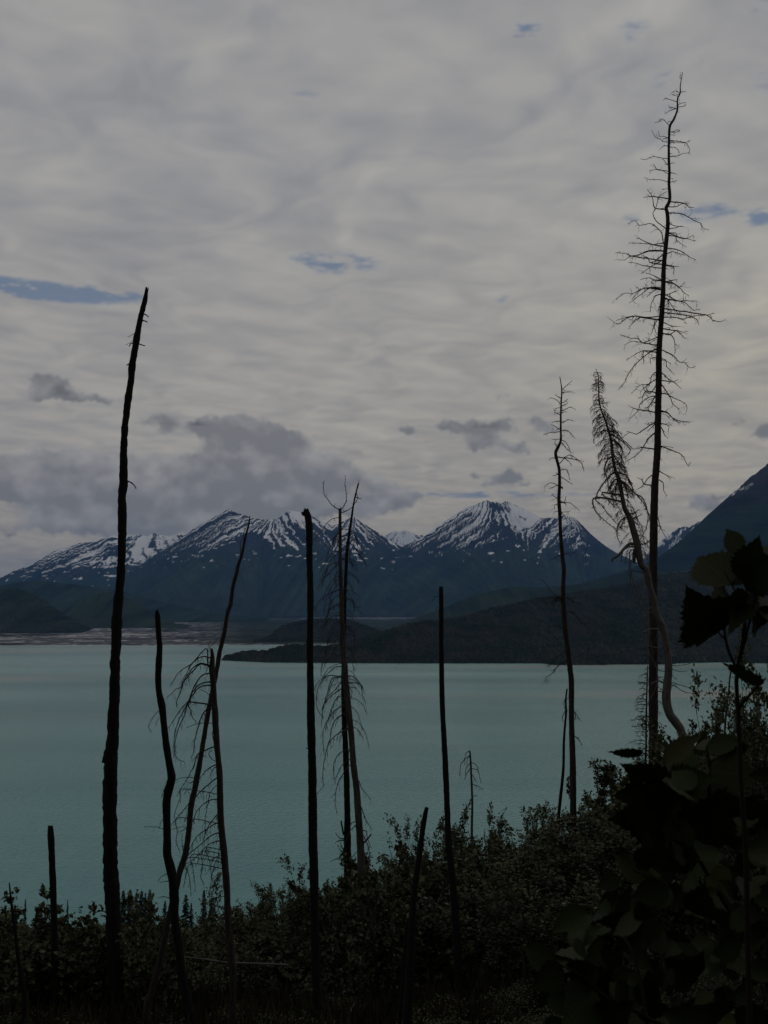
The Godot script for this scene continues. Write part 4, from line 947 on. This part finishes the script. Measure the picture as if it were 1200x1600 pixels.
# upright bushy shrub: h high, stems stems, leaves leaf long; bare has twigs only
func shrub_shape(seed_: int, h: float, spread: float, stems: int, leaf: float, full: float, bare := false) -> Array:
	rng.seed = seed_
	var sb := MB.new()
	var lb := MB.new()
	for s in stems:
		var an := TAU * (s + R(-0.35, 0.35)) / stems
		var out := spread * sqrt(R(0.05, 1.0))
		var hh := h * R(0.55, 1.0) * (1.0 - 0.22 * out / spread)
		var p := Vector3(cos(an) * 0.08, -0.2, sin(an) * 0.08)
		var q := PackedVector3Array([p])
		var w := PackedFloat32Array([0.022 * h / 3.0])
		var n := 9
		var side := Vector3(cos(an), 0, sin(an))
		for k in n:
			var f := float(k + 1) / n
			p = side * out * pow(f, 0.75) + Vector3(R(-0.07, 0.07), hh * f, R(-0.07, 0.07)) * Vector3(h / 3, 1, h / 3)
			q.append(p)
			w.append(lerpf(0.022, 0.003, f) * h / 3.0)
		tube(sb, q, w, 5)
		for k in range(2, n + 1):
			var f := float(k) / n
			for e in (3 if k < n else 2):
				var dir := (Vector3(R(-1, 1), R(-0.1, 0.9), R(-1, 1)) + side * 0.3).normalized()
				var ln := h * R(0.10, 0.24) * (1.15 - 0.6 * f)
				if k == n:
					dir = (Vector3.UP * 1.5 + dir).normalized()
				var tq := PackedVector3Array([q[k]])
				var tw := PackedFloat32Array([0.005 * h / 3.0])
				var tp := q[k]
				for z in 4:
					dir = (dir + Vector3(R(-0.3, 0.3), R(-0.1, 0.3), R(-0.3, 0.3))).normalized()
					tp += dir * ln / 4.0
					tq.append(tp)
					tw.append(0.0045 * h / 3.0 * (1.0 - 0.2 * z))
					if bare:
						for g in 2:
							var d3 := (dir + Vector3(R(-1, 1), R(-0.2, 1), R(-1, 1))).normalized()
							tube(sb, PackedVector3Array([tp, tp + d3 * ln * 0.25, tp + (d3 + dir * 0.5 + Vector3.UP * 0.2).normalized() * ln * 0.5]), PackedFloat32Array([0.0035, 0.0028, 0.002]), 3)
				tube(sb, tq, tw, 3)
				if not bare:
					var cnt := int(full * R(0.6, 1.4) * 24.0)
					for g in cnt:
						var t := R(0.15, 1.05) * 4.0
						var gi := mini(int(t), 3)
						var c := tq[gi].lerp(tq[gi + 1], t - gi) + Vector3(R(-1, 1), R(-1, 1), R(-1, 1)) * ln * 0.16
						var ld := (dir * 0.5 + Vector3(R(-1, 1), R(-0.7, 0.7), R(-1, 1))).normalized()
						var l := leaf * R(0.6, 1.25)
						leaf_quad(lb, c, ld, (Vector3.UP * 0.8 + Vector3(R(-1, 1), R(-0.4, 1), R(-1, 1))).normalized(), l, l * R(0.28, 0.42), leaf_color())
	return [sb.mesh(), lb.mesh(true) if not bare else null]

var shapes := []

func shrub(x: float, top: float, d: float, kind: int, label: String, category := "shrub", group := "", wide := 1.0, called := "leafy_shrub") -> void:
	var g := at(x, top, d)
	var gy := ground_h(g.x, d)
	var h := maxf(0.5, g.y - gy) * (1.1 if group and kind < 6 else 1.0)
	var s: Array = shapes[kind]
	var o := thing(called, Vector3(g.x, gy, -d), label, category, group)
	var k: float = h / s[2]
	var kx := lerpf(k, 1.0, 0.35) * wide
	o.scale = Vector3(kx, k, kx)
	o.rotation.y = R(0, TAU)
	put("stem", s[0], M.stem, o)
	if s[1]:
		put("foliage", s[1], M.leaf, o)

func build_shrubs() -> void:
	# [stems mesh, leaves mesh, height]
	for a in [[11, 3.0, 1.05, 13, 0.062, 1.8], [12, 3.4, 0.95, 12, 0.06, 1.9], [13, 2.6, 1.1, 14, 0.06, 1.8], [14, 1.7, 0.9, 12, 0.065, 1.4], [15, 3.2, 1.2, 14, 0.055, 1.9], [16, 1.5, 0.8, 10, 0.07, 1.2]]:
		var s := shrub_shape(a[0], a[1], a[2], a[3], a[4], a[5])
		shapes.append([s[0], s[1], a[1]])
	var s2 := shrub_shape(21, 1.8, 0.7, 6, 0.0, 0.0, true)
	shapes.append([s2[0], null, 1.8])
	var s3 := shrub_shape(22, 2.0, 0.6, 8, 0.10, 0.5)   # sparse sprigs with visible leaves
	shapes.append([s3[0], s3[1], 2.0])
	rng.seed = 900
	var g := "shrubs massed on the slope"
	# the skyline against the water, from the shore side to the near side: [x, top, distance, kind, width, label]
	for a in [
		[20, 1408, 15.5, 3, 1.0, "leafy shrub round the thin charred sapling at the edge"], [58, 1398, 16.5, 7, 1.0, "leafy sprigs just beside the short straight charred stump"], [112, 1392, 15.5, 7, 1.0, "sprigs with pale leaves between the charred stump and the tallest charred trunk"], [148, 1392, 15.5, 7, 0.8, "sparse leafy sprig close to the tallest charred trunk"],
		[90, 1440, 16.0, 3, 1.3, "low shrub at the foot of the short charred stump"], [205, 1452, 22.0, 3, 1.2, "low shrub in front of the row of small shore spruces"], [243, 1362, 15.0, 7, 0.7, "single tall sprig with round leaves beside the wavy charred trunk"], [234, 1424, 17.0, 3, 0.7, "leafy shrub behind the tall round-leaved sprig"],
		[378, 1374, 21.0, 0, 0.9, "round bush standing above the scrub beside the weeping snag"], [350, 1424, 20.0, 3, 0.8, "low bush around the weeping snag"], [428, 1386, 20.0, 1, 0.9, "twin-tipped bush between the weeping snag and the hooked pole"], [462, 1394, 19.0, 2, 0.9, "bush against the hooked charred pole"],
		[512, 1338, 18.0, 0, 0.8, "tall bush hiding the foot of the hooked charred pole"], [545, 1362, 18.5, 2, 0.9, "bush at the foot of the charred double trunk"], [566, 1366, 15.9, 3, 0.8, "small shrub in front of the foot of the grey candelabra snag"], [590, 1348, 19.5, 1, 1.0, "bush at the foot of the grey candelabra snag"], [640, 1338, 20.0, 4, 0.9, "bush behind the bare grey twigs"],
		[682, 1264, 21.0, 1, 0.75, "upright leafy bush behind the straight charred pole"], [714, 1280, 22.0, 0, 0.7, "bush between the straight charred pole and the little weeping snag"], [752, 1300, 22.0, 4, 0.7, "bush under the little weeping snag"], [788, 1286, 22.0, 2, 0.8, "broad bush beside the little weeping snag"],
		[820, 1254, 22.0, 1, 0.75, "bush with a high clump of leaves before the thin leaning pole"], [850, 1262, 22.5, 4, 0.75, "bush at the foot of the thin leaning pole"], [884, 1268, 22.0, 0, 0.8, "bush at the foot of the crooked bare tree"], [914, 1240, 21.0, 1, 0.7, "pointed bush just past the crooked bare tree"],
		[955, 1222, 20.0, 2, 0.8, "bush with open leafy arms beside the broad leaves"], [985, 1190, 20.0, 0, 0.7, "bush at the foot of the tallest dead spruce"], [1050, 1152, 20.0, 1, 0.75, "tall bush behind the bend of the twisted pale snag"], [1022, 1172, 19.5, 4, 0.7, "bush between the tallest dead spruce and the pale snag"],
		[1086, 1130, 20.0, 0, 0.75, "tall bush beyond the twisted pale snag"], [1120, 1124, 21.0, 2, 0.8, "bush at the foot of the thorny leaning sapling"], [1150, 1110, 16.0, 4, 0.7, "bush behind the broad-leaved shoot"], [1186, 1032, 11.0, 0, 0.55, "tallest dark bush at the very edge of the view"], [1204, 985, 10.0, 4, 0.6, "dark bush cut off by the frame"]]:
		shrub(a[0], a[1], a[2], a[3], a[5], "shrub", g, a[4])
	shrub(622, 1302, 18.5, 6, "bare grey twiggy bush spreading beside the charred leaning stump", "dead bush", "", 1.0, "bare_shrub")
	shrub(652, 1282, 19.5, 6, "bare grey twiggy bush behind the top of the leaning stump", "dead bush", "", 0.8, "bare_shrub")
	shrub(762, 1250, 23.0, 6, "thin bare bush rising beside the little weeping snag", "dead bush", "", 0.7, "bare_shrub")
	shrub(790, 1272, 24.0, 6, "fine bare twigs between two green bushes", "dead bush", "", 0.5, "bare_shrub")
	shrub(985, 1400, 17.0, 6, "tangle of dead twigs over the grey fallen log", "dead bush", "", 1.4, "bare_shrub")
	# the mass below them
	for i in 190:
		var x := R(-40, 1240)
		var d := R(17.6 if x < 830.0 else 15.0, 25.0)
		var sky: float = table([0, 1420, 150, 1446, 330, 1440, 400, 1412, 480, 1380, 560, 1360, 640, 1325, 700, 1285, 800, 1268, 900, 1255, 960, 1225, 1000, 1190, 1080, 1150, 1240, 1110], x)
		var low := HOR + (EYE - ground_h((x - 600.0) / F * d, d)) / d * F
		var top := maxf(sky + R(10, 120), low - R(140, 300))
		if low - top < 30.0:
			continue
		shrub(x, top, d, [0, 1, 2, 3, 4, 5][rng.randi_range(0, 5)], "dark green leafy shrub in the unbroken brush of the slope", "shrub", "brush shrubs that look alike", R(0.9, 1.4))

func clump_mesh(seed_: int, leaves: int, leaf: float) -> ArrayMesh:
	rng.seed = seed_
	var b := MB.new()
	for i in leaves:
		var a := R(0, TAU)
		var r := sqrt(rng.randf()) * 0.5
		var y := R(0.05, 0.7) * (1.0 - r * r * 1.6)
		var p := Vector3(cos(a) * r, y, sin(a) * r)
		var l := leaf * R(0.6, 1.3)
		leaf_quad(b, p, (Vector3(cos(a), R(-0.4, 0.9), sin(a)) + Vector3(R(-1, 1), 0, R(-1, 1))).normalized(), (Vector3.UP + Vector3(R(-1, 1), 0, R(-1, 1))).normalized(), l, l * R(0.2, 0.4), leaf_color())
	return b.mesh(true)

func grass_mesh(seed_: int) -> ArrayMesh:
	rng.seed = seed_
	var b := MB.new()
	for i in 60:
		var a := R(0, TAU)
		var r := sqrt(rng.randf()) * 0.28
		var p := Vector3(cos(a) * r, -0.02, sin(a) * r)
		var dir := Vector3(R(-0.5, 0.5), 1, R(-0.5, 0.5)).normalized()
		var l := R(0.25, 0.6)
		var col := Color(0.035, 0.036, 0.016).lerp(Color(0.07, 0.054, 0.028), rng.randf()) * R(0.6, 1.0)
		leaf_quad(b, p, dir, Vector3(R(-1, 1), 0.1, R(-1, 1)).normalized(), l, 0.006, col)
	return b.mesh(true)

func scatter(called: String, m: Mesh, count: int, d0: float, d1: float, s0: float, s1: float, label: String, seed_: int, pw := 1.0) -> void:
	rng.seed = seed_
	var mm := MultiMesh.new()
	mm.transform_format = MultiMesh.TRANSFORM_3D
	mm.use_colors = true
	mm.mesh = m
	mm.instance_count = count
	for i in count:
		var d := lerpf(d0, d1, pow(rng.randf(), pw))
		var x := R(-0.52, 0.52) * (d + 6.0) if d > 0.0 else R(-60, 60)
		var s := R(s0, s1)
		mm.set_instance_transform(i, Transform3D(Basis(Vector3.UP, R(0, TAU)).scaled(Vector3(s, s * R(0.6, 1.2), s)), Vector3(x, ground_h(x, d) - 0.05 * s, -d)))
		mm.set_instance_color(i, Color(1, 1, 1) * R(0.55, 1.1))
	var o := MultiMeshInstance3D.new()
	o.name = numbered(called)
	o.multimesh = mm
	o.material_override = M.leaf
	add_child(o, true)
	tag(o, label, "", "", "stuff")

func spruce_mesh(seed_: int) -> ArrayMesh:
	rng.seed = seed_
	var b := MB.new()
	var y := 0.06
	while y < 0.97:
		var reach := 0.15 * pow(1.0 - y, 0.65) * R(0.7, 1.2) + 0.012
		for k in 7:
			var a := R(0, TAU)
			var l := reach * R(0.6, 1.2)
			for z in 3:
				leaf_quad(b, Vector3(cos(a) * l * 0.25 * z, y - 0.01 * z, sin(a) * l * 0.25 * z), Vector3(cos(a + R(-0.5, 0.5)), R(-0.75, -0.1), sin(a + R(-0.5, 0.5))).normalized(), (Vector3.UP + Vector3(R(-0.5, 0.5), 0, R(-0.5, 0.5))).normalized(), l * 0.6, 0.018, Color(0.012, 0.018, 0.010) * R(0.7, 1.3))
		y += R(0.018, 0.034)
	return b.mesh(true)

func build_spruces() -> void:
	rng.seed = 31
	var crowns := [spruce_mesh(1), spruce_mesh(2), spruce_mesh(3)]
	var tb := MB.new()
	tube(tb, PackedVector3Array([Vector3(0, -0.05, 0), Vector3(0, 0.5, 0), Vector3(0, 1.0, 0)]), PackedFloat32Array([0.016, 0.010, 0.002]), 6)
	var tm := tb.mesh()
	var i := 0
	for a in [[193, 1388, 1.0, "first spruce of the shore row, next to the tallest charred trunk"], [203.5, 1388, 1.15, "thick-topped spruce, second of the shore row"], [213.5, 1393, 0.9, "shorter spruce in the middle of the shore row"], [221.5, 1389, 1.0, "narrow spruce past the middle of the shore row"], [227.5, 1393, 0.8, "thin spruce touching its thicker neighbour in the shore row"], [234.5, 1388, 1.2, "last thick spruce of the shore row beside the round-leaved sprig"],
		[258, 1405, 0.9, "little spruce peeping between the wavy trunk and the shore row"], [290.5, 1396, 1.3, "broad spruce seen between the leaning trunks"], [299, 1409, 0.9, "small spruce in the shelter of the broad spruce"], [319, 1388, 0.9, "thin-crowned pale spruce before the weeping snag"], [330, 1404, 1.1, "dark spruce at the foot of the weeping snag"], [106, 1404, 0.5, "tiny spire behind the leafy sprigs near the charred stump"], [40, 1402, 0.5, "tiny spire behind the scrub at the edge"]]:
		var d := 372.0 - absf(a[0] - 260) * 0.1
		var g := at(a[0], a[1], d)
		var gy := ground_h(g.x, d)
		var h := g.y - gy
		var o := thing("spruce_tree", Vector3(g.x, gy, -d), a[3], "spruce", "small spruces by the shore")
		o.scale = Vector3(h * a[2], h, h * a[2])
		o.rotation.y = R(0, TAU)
		put("trunk", tm, M.bark, o)
		put("crown", crowns[i % 3], M.needles, o)
		i += 1

# ---------------------------------------------------------------- broad-leaved shoot close to the viewer
var leaf_shapes := []

func big_leaf(fold: float, curl: float, seed_: int) -> ArrayMesh:
	rng.seed = seed_
	var b := MB.new()
	var n := 22
	var side_cut := [R(0.9, 1.1), R(0.9, 1.1)]
	for i in n + 1:
		var t := float(i) / n
		var w := 0.36 * pow(sin(PI * pow(t, 0.74)), 0.9) * (1.0 - 0.45 * sstep(0.62, 1.0, t))
		var zc := -curl * t * t
		var tooth := 1.0 + (0.13 if i % 2 == 0 else -0.07) * (1.0 if t > 0.08 else 0.0)
		for j in range(-2, 3):
			var f := absf(j) / 2.0
			var ww: float = w * (tooth if absi(j) == 2 else 1.0) * side_cut[0 if j < 0 else 1] * f
			var ripple := 0.014 * sin(t * 40.0 - f * 5.0) * f
			b.v.append(Vector3(signf(j) * ww, zc + fold * ww + ripple - 0.35 * ww * ww, -t - 0.02 * f * (1 if i % 2 == 0 else 0)))
			b.n.append(Vector3(-signf(j) * fold * f, 1.0, -0.4 * curl * t).normalized())
			b.uv.append(Vector2(0.5 + signf(j) * f * 0.5 * (w / 0.40), t))
	for i in n:
		for j in 4:
			var a := i * 5 + j
			var d := a + 5
			b.ix.append_array([a, d + 1, a + 1, a, d, d + 1])
	return b.mesh()

func vein_image() -> Image:
	var im := Image.create(128, 256, false, Image.FORMAT_RGB8)
	for y in 256:
		for x in 128:
			var u := absf(x / 127.0 - 0.5) * 2.0
			var t := y / 255.0
			var ph := t * 11.0 - u * 2.6
			var vein := exp(-pow((ph - roundf(ph)) * 9.0, 2.0)) * (1.0 - 0.5 * u)
			vein = maxf(vein, exp(-pow(u * 26.0, 2.0)))
			var n := 0.5 + 0.5 * nf.get_noise_2d(x * 3.0, y * 3.0)
			var c := Color(0.145, 0.168, 0.085).lerp(Color(0.185, 0.205, 0.112), n).lerp(Color(0.22, 0.24, 0.15), vein * 0.6)
			im.set_pixel(x, y, c)
	return im

# leaf of tree-thing o: foot and tip traced in pixels at distances d0 and d1, roll turns it about its midrib
func set_leaf(o: Node3D, x0: float, y0: float, x1: float, y1: float, d0: float, d1: float, roll: float, wide := 1.0, kind := -1) -> void:
	var a := at(x0, y0, d0)
	var b := at(x1, y1, d1)
	var z := (a - b)
	var l := z.length()
	z /= l
	var view := (Vector3(0, EYE, 0) - a).normalized()
	var x := view.cross(z).normalized()            # at roll 0 the blade faces the viewer
	x = x.rotated(z, roll)
	var y := z.cross(x)
	var m := put("leaf", leaf_shapes[kind if kind >= 0 else rng.randi_range(0, leaf_shapes.size() - 1)], M.broad[rng.randi_range(0, 2)], o)
	m.transform = Transform3D(Basis(x * l * wide, y * l, z * l), a - o.position)

func stem_px(o: Node3D, l: Array, w0: float, w1: float, d0: float, d1: float, called := "stem") -> void:
	var p := PackedVector3Array()
	var r := PackedFloat32Array()
	var n := l.size() / 2
	for i in n:
		var f := float(i) / (n - 1)
		var d := lerpf(d0, d1, f)
		p.append(at(l[i * 2], l[i * 2 + 1], d))
		r.append(lerpf(w0, w1, f) * 0.5 * d / F)
	var s := spline(p, r, 0.012)
	var b := MB.new()
	tube(b, s[0], s[1], 8, 0.05, 0.0, Color.WHITE, o.position)
	put(called, b.mesh(), M.twig, o)

func build_shoot() -> void:
	leaf_shapes = [big_leaf(0.25, 0.10, 1), big_leaf(0.4, 0.22, 2), big_leaf(0.15, 0.30, 3), big_leaf(0.55, 0.12, 4)]
	rng.seed = 66
	var D := 1.5
	var foot := at(1174, 1700, D)
	foot.y = minf(foot.y, ground_h(foot.x, D) )
	var o := thing("alder_shoot", foot, "tall alder shoot close by, its few broad toothed leaves dark against mountain and lake", "shrub")
	stem_px(o, [1174, 2150, 1172, 1700, 1169, 1500, 1165, 1330, 1160, 1255, 1157, 1207, 1155, 1145, 1153, 1103, 1150.6, 1066, 1154, 1036, 1161, 1003, 1163.8, 975, 1163, 942, 1167, 920, 1163.8, 903, 1160, 882, 1158, 868], 9.5, 3.5, D, D)
	stem_px(o, [1157, 1022, 1164, 1000, 1171, 972, 1176, 950, 1184, 925], 5, 2.5, D, D - 0.04, "twig")
	stem_px(o, [1151, 1042, 1145, 1033, 1138, 1016, 1133.5, 998, 1131.5, 975, 1138, 952, 1148, 934], 5, 2.5, D, D + 0.03, "twig")
	stem_px(o, [1133, 998, 1128, 994, 1121, 987], 3.6, 2.4, D, D, "twig")
	stem_px(o, [1163, 942, 1153, 930, 1140, 908, 1132, 893], 4, 2, D, D + 0.02, "twig")
	stem_px(o, [1167, 920, 1180, 905, 1196, 880, 1206, 868], 4, 2, D, D - 0.03, "twig")
	stem_px(o, [1155, 1106, 1164, 1094, 1176, 1081, 1187, 1069, 1196, 1060], 6, 3, D, D - 0.05, "twig")
	stem_px(o, [1156, 1150, 1148, 1140, 1142, 1133], 2.6, 2.0, D, D, "bud_stalk")
	# the leaves that stand out, traced from foot to tip
	for a in [
		[1160, 868, 1132.5, 823, 0.0, 0.04, 0.1, 0.72, 0], [1143, 915, 1084, 857, 0.02, 0.10, -0.25, 0.95], [1166, 912, 1176, 852, 0.0, -0.06, 0.3, 0.95], [1170, 925, 1212, 868, -0.02, -0.1, 0.2, 0.8], [1176, 951, 1215, 915, -0.04, 0.06, -0.4, 0.9], [1121, 988, 1078, 938, 0.0, -0.06, 0.35, 0.95], [1131, 985, 1073, 922, 0.02, 0.12, -0.3, 0.7],
		[1144, 944, 1109, 913, 0.03, 0.1, 0.5, 0.8], [1133, 978, 1098, 975, 0.02, -0.1, 0.8, 1.1], [1158, 915, 1150, 868, 0.02, 0.08, 0.4, 0.9], [1196, 1064, 1124.5, 1040, -0.05, 0.0, 1.0, 0.75, 0], [1206, 870, 1192, 828, -0.03, 0.05, 0.3, 0.8], [1176, 950, 1192, 990, -0.04, 0.03, 0.6, 0.8], [1165, 925, 1143, 985, 0.0, -0.07, 0.2, 0.55],
		[1141, 1134, 1137, 1142, 0, 0, 0.2, 0.6]]:
		set_leaf(o, a[0], a[1], a[2], a[3], D + a[4], D + a[5], a[6], a[7], a[8] if a.size() > 8 else -1)
	# low spreading alder under it
	var D2 := 1.75
	var f2 := at(1090, 1800, D2)
	f2.y = minf(f2.y, ground_h(f2.x, D2))
	var q := thing("alder_shrub", f2, "low spreading alder close by, broad leaves filling the dark corner under the tall shoot", "shrub")
	stem_px(q, [1230, 1950, 1215, 1640, 1190, 1500, 1150, 1440, 1120, 1390, 1085, 1330, 1060, 1270, 1045, 1215, 1037, 1190], 10, 3, D2 + 0.1, D2)
	stem_px(q, [1150, 1440, 1110, 1432, 1060, 1400, 1020, 1375, 990, 1360], 6, 2.5, D2 + 0.06, D2 - 0.1, "twig")
	stem_px(q, [1100, 1980, 1060, 1650, 1010, 1590, 950, 1560, 900, 1520, 870, 1505], 9, 3, D2 - 0.1, D2 - 0.05)
	stem_px(q, [1010, 1590, 1000, 1530, 985, 1480, 960, 1450], 6, 3, D2 - 0.1, D2, "twig")
	stem_px(q, [1190, 1500, 1180, 1400, 1130, 1280, 1110, 1200, 1104, 1165], 7, 3, D2 + 0.1, D2 + 0.05, "twig")
	stem_px(q, [1060, 1270, 1020, 1245, 1000, 1240], 4, 2.5, D2, D2 + 0.1, "twig")
	stem_px(q, [1085, 1330, 1030, 1300, 1010, 1290], 4, 2.5, D2, D2 - 0.1, "twig")
	stem_px(q, [1045, 1215, 1025, 1190, 1004, 1176], 3.6, 2.2, D2, D2, "twig")
	for a in [
		[1006, 1173, 949, 1179, 0.0, 0.02, 1.0, 0.7, 0], [1036, 1195, 1094, 1144, 0.0, -0.03, 0.8, 0.8, 0], [1040, 1214, 972, 1200, 0.0, -0.05, 0.75, 0.75], [1046, 1236, 958, 1246, 0.0, 0.0, 0.35, 0.95], [1104, 1168, 1160, 1156, 0.05, 0.0, 0.5, 0.8], [1104, 1172, 1098, 1152, 0.05, 0.1, 0.2, 0.9], [1052, 1240, 1100, 1215, 0.0, -0.1, 0.3, 0.9],
		[1025, 1372, 946, 1335, 0.0, 0.08, 0.35, 0.55], [1046, 1222, 1010, 1190, 0.0, 0.1, 0.0, 0.9], [1060, 1262, 985, 1290, 0.0, -0.1, 0.5, 0.9], [1108, 1205, 1170, 1210, 0.05, -0.05, 0.2, 1.0], [1085, 1310, 1130, 1250, 0.0, -0.1, -0.3, 1.0], [1068, 1225, 1070, 1160, 0.05, 0.1, 0.4, 0.9], [1010, 1292, 960, 1310, -0.1, 0.0, 0.4, 1.0],
		[870, 1508, 812, 1480, -0.05, 0.0, 0.4, 0.9], [900, 1520, 880, 1455, -0.05, 0.1, 0.3, 0.95], [880, 1512, 835, 1545, -0.05, -0.1, 0.3, 0.9], [962, 1452, 985, 1395, 0.0, 0.0, 0.4, 0.9], [960, 1452, 925, 1420, 0.0, 0.1, 0.2, 0.9], [930, 1548, 900, 1590, -0.05, -0.15, 0.3, 0.9]]:
		set_leaf(q, a[0], a[1], a[2], a[3], D2 + a[4], D2 + a[5], a[6], a[7], a[8] if a.size() > 8 else -1)
	for i in 200:
		var t := pow(rng.randf(), 0.8)
		var y := lerpf(1170, 1660, t)
		var x := R(lerpf(1050, 850, sstep(1170, 1560, y)), 1250)
		var an := R(0, TAU)
		var l := R(34, 70)
		var d := D2 + R(-0.2, 0.35)
		set_leaf(q, x, y, x + cos(an) * l, y + sin(an) * l * 0.7, d, d + R(-0.07, 0.07), R(-0.9, 0.9), R(0.75, 1.0))

func bark_image(a: Color, b: Color, stretch: float, seed_: int) -> Image:
	var n1 := FastNoiseLite.new()
	n1.seed = seed_
	n1.frequency = 0.03
	n1.fractal_octaves = 5
	var im := Image.create(256, 256, false, Image.FORMAT_RGB8)
	for y in 256:
		for x in 256:
			var an := x / 256.0 * TAU
			var c := n1.get_noise_3d(cos(an) * 60.0, sin(an) * 60.0, sin(y / 256.0 * TAU) * stretch + 7.0)
			var f := n1.get_noise_3d(cos(an) * 190.0, sin(an) * 190.0, sin(y / 256.0 * TAU) * stretch * 4.0 + 90.0)
			im.set_pixel(x, y, a.lerp(b, clampf(0.5 + c * 0.9 + f * 0.5, 0.0, 1.0)).linear_to_srgb())
	return im

func trunk_mat(a: Color, b: Color, stretch: float, seed_: int, rough: float) -> StandardMaterial3D:
	var m := StandardMaterial3D.new()
	var im := bark_image(a, b, stretch, seed_)
	m.albedo_texture = ImageTexture.create_from_image(im)
	m.roughness = rough
	m.metallic_specular = 0.25
	m.heightmap_enabled = true
	m.heightmap_texture = m.albedo_texture
	m.heightmap_scale = 1.2
	return m

func materials() -> void:
	M.char = trunk_mat(Color(0.005, 0.005, 0.005), Color(0.016, 0.015, 0.014), 90.0, 3, 0.9)
	M.bark = trunk_mat(Color(0.016, 0.013, 0.012), Color(0.052, 0.043, 0.039), 40.0, 4, 0.9)
	M.grey = trunk_mat(Color(0.028, 0.025, 0.023), Color(0.085, 0.078, 0.072), 26.0, 5, 0.85)
	M.pale = trunk_mat(Color(0.055, 0.05, 0.046), Color(0.15, 0.138, 0.13), 22.0, 6, 0.8)
	M.stem = mat(0.03, 0.026, 0.022)
	M.twig = mat(0.022, 0.018, 0.014, 0.8, 0.2)
	var l := vmat(0.7, 0.2)
	l.backlight_enabled = true
	l.backlight = Color(0.45, 0.5, 0.3)
	M.leaf = l
	M.needles = vmat(0.8, 0.2)
	M.broad = []
	var vt := ImageTexture.create_from_image(vein_image())
	for k in 3:
		var b := StandardMaterial3D.new()
		b.albedo_texture = vt
		b.albedo_color = [Color(1, 1, 1), Color(0.9, 0.95, 0.85), Color(1.0, 0.93, 0.8)][k]
		b.roughness = 0.65
		b.metallic_specular = 0.2
		b.backlight_enabled = true
		b.backlight = Color(0.4, 0.45, 0.25)
		M.broad.append(b)

func _ready() -> void:
	nz.seed = 11
	nz.frequency = 0.01
	nz.fractal_octaves = 4
	nf.seed = 23
	nf.frequency = 0.03
	nf.fractal_octaves = 3
	nr.seed = 37
	nr.frequency = 0.01
	nr.fractal_octaves = 2
	# camera
	var cam := Camera3D.new()
	cam.name = "camera"
	cam.fov = rad_to_deg(2.0 * atan(800.0 / F))
	cam.near = 0.1
	cam.far = 90000.0
	cam.position = Vector3(0, EYE, 0)
	cam.rotation.x = pitch
	var lens := CameraAttributesPhysical.new()
	lens.frustum_focal_length = 12.0 * F / 800.0
	lens.frustum_focus_distance = 25.0
	lens.exposure_aperture = 9.0
	lens.frustum_near = 0.1
	lens.frustum_far = 90000.0
	cam.attributes = lens
	add_child(cam)
	cam.current = true
	# sky, air, exposure
	var env := Environment.new()
	env.tonemap_mode = Environment.TONE_MAPPER_LINEAR
	env.tonemap_exposure = 0.32
	env.background_mode = Environment.BG_SKY
	var sky := Sky.new()
	var pano := PanoramaSkyMaterial.new()
	pano.panorama = ImageTexture.create_from_image(sky_image())
	sky.sky_material = pano
	env.sky = sky
	env.background_energy_multiplier = 1.0
	env.fog_enabled = true
	env.fog_density = 0.000028
	env.fog_light_color = Color(0.50, 0.71, 0.98)
	env.sdfgi_enabled = true
	env.ssao_enabled = true
	env.ssil_enabled = true
	var we := WorldEnvironment.new()
	we.name = "world_environment"
	we.environment = env
	add_child(we)
	var sun := DirectionalLight3D.new()
	sun.name = "sun"
	sun.light_energy = 0.16
	sun.light_angular_distance = 60.0
	sun.light_color = Color(1.0, 0.95, 0.86)
	sun.shadow_enabled = true
	add_child(sun)
	sun.look_at_from_position(Vector3.ZERO, -Vector3(0.75, 0.75, -0.35), Vector3.UP)
	materials()
	build_ground()
	build_lake()
	build_delta()
	build_mountains()
	scatter("undergrowth", clump_mesh(41, 520, 0.055), 1200, 10.5, 16.0, 0.25, 0.6, "creeping leafy ground cover at the bottom of the slope", 7)
	scatter("undergrowth", clump_mesh(46, 520, 0.055), 3500, 16.0, 34.0, 0.5, 1.3, "low leafy undergrowth covering the slope", 1)
	scatter("undergrowth", clump_mesh(42, 260, 0.10), 3500, 30.0, 120.0, 0.9, 2.6, "brush thinning out down the slope", 2)
	scatter("undergrowth", clump_mesh(43, 140, 0.16), 4000, 110.0, 396.0, 1.6, 4.2, "dark brush reaching down to the shore", 3)
	scatter("undergrowth", clump_mesh(45, 160, 0.16), 2200, -50.0, -3.0, 2.5, 6.5, "tall brush on the slope rising behind the viewpoint", 6)
	scatter("grass", grass_mesh(44), 3000, 12.0, 30.0, 0.6, 1.3, "dry grass between the shrubs", 4)
	build_trees()
	build_logs()
	build_shrubs()
	build_spruces()
	build_shoot()
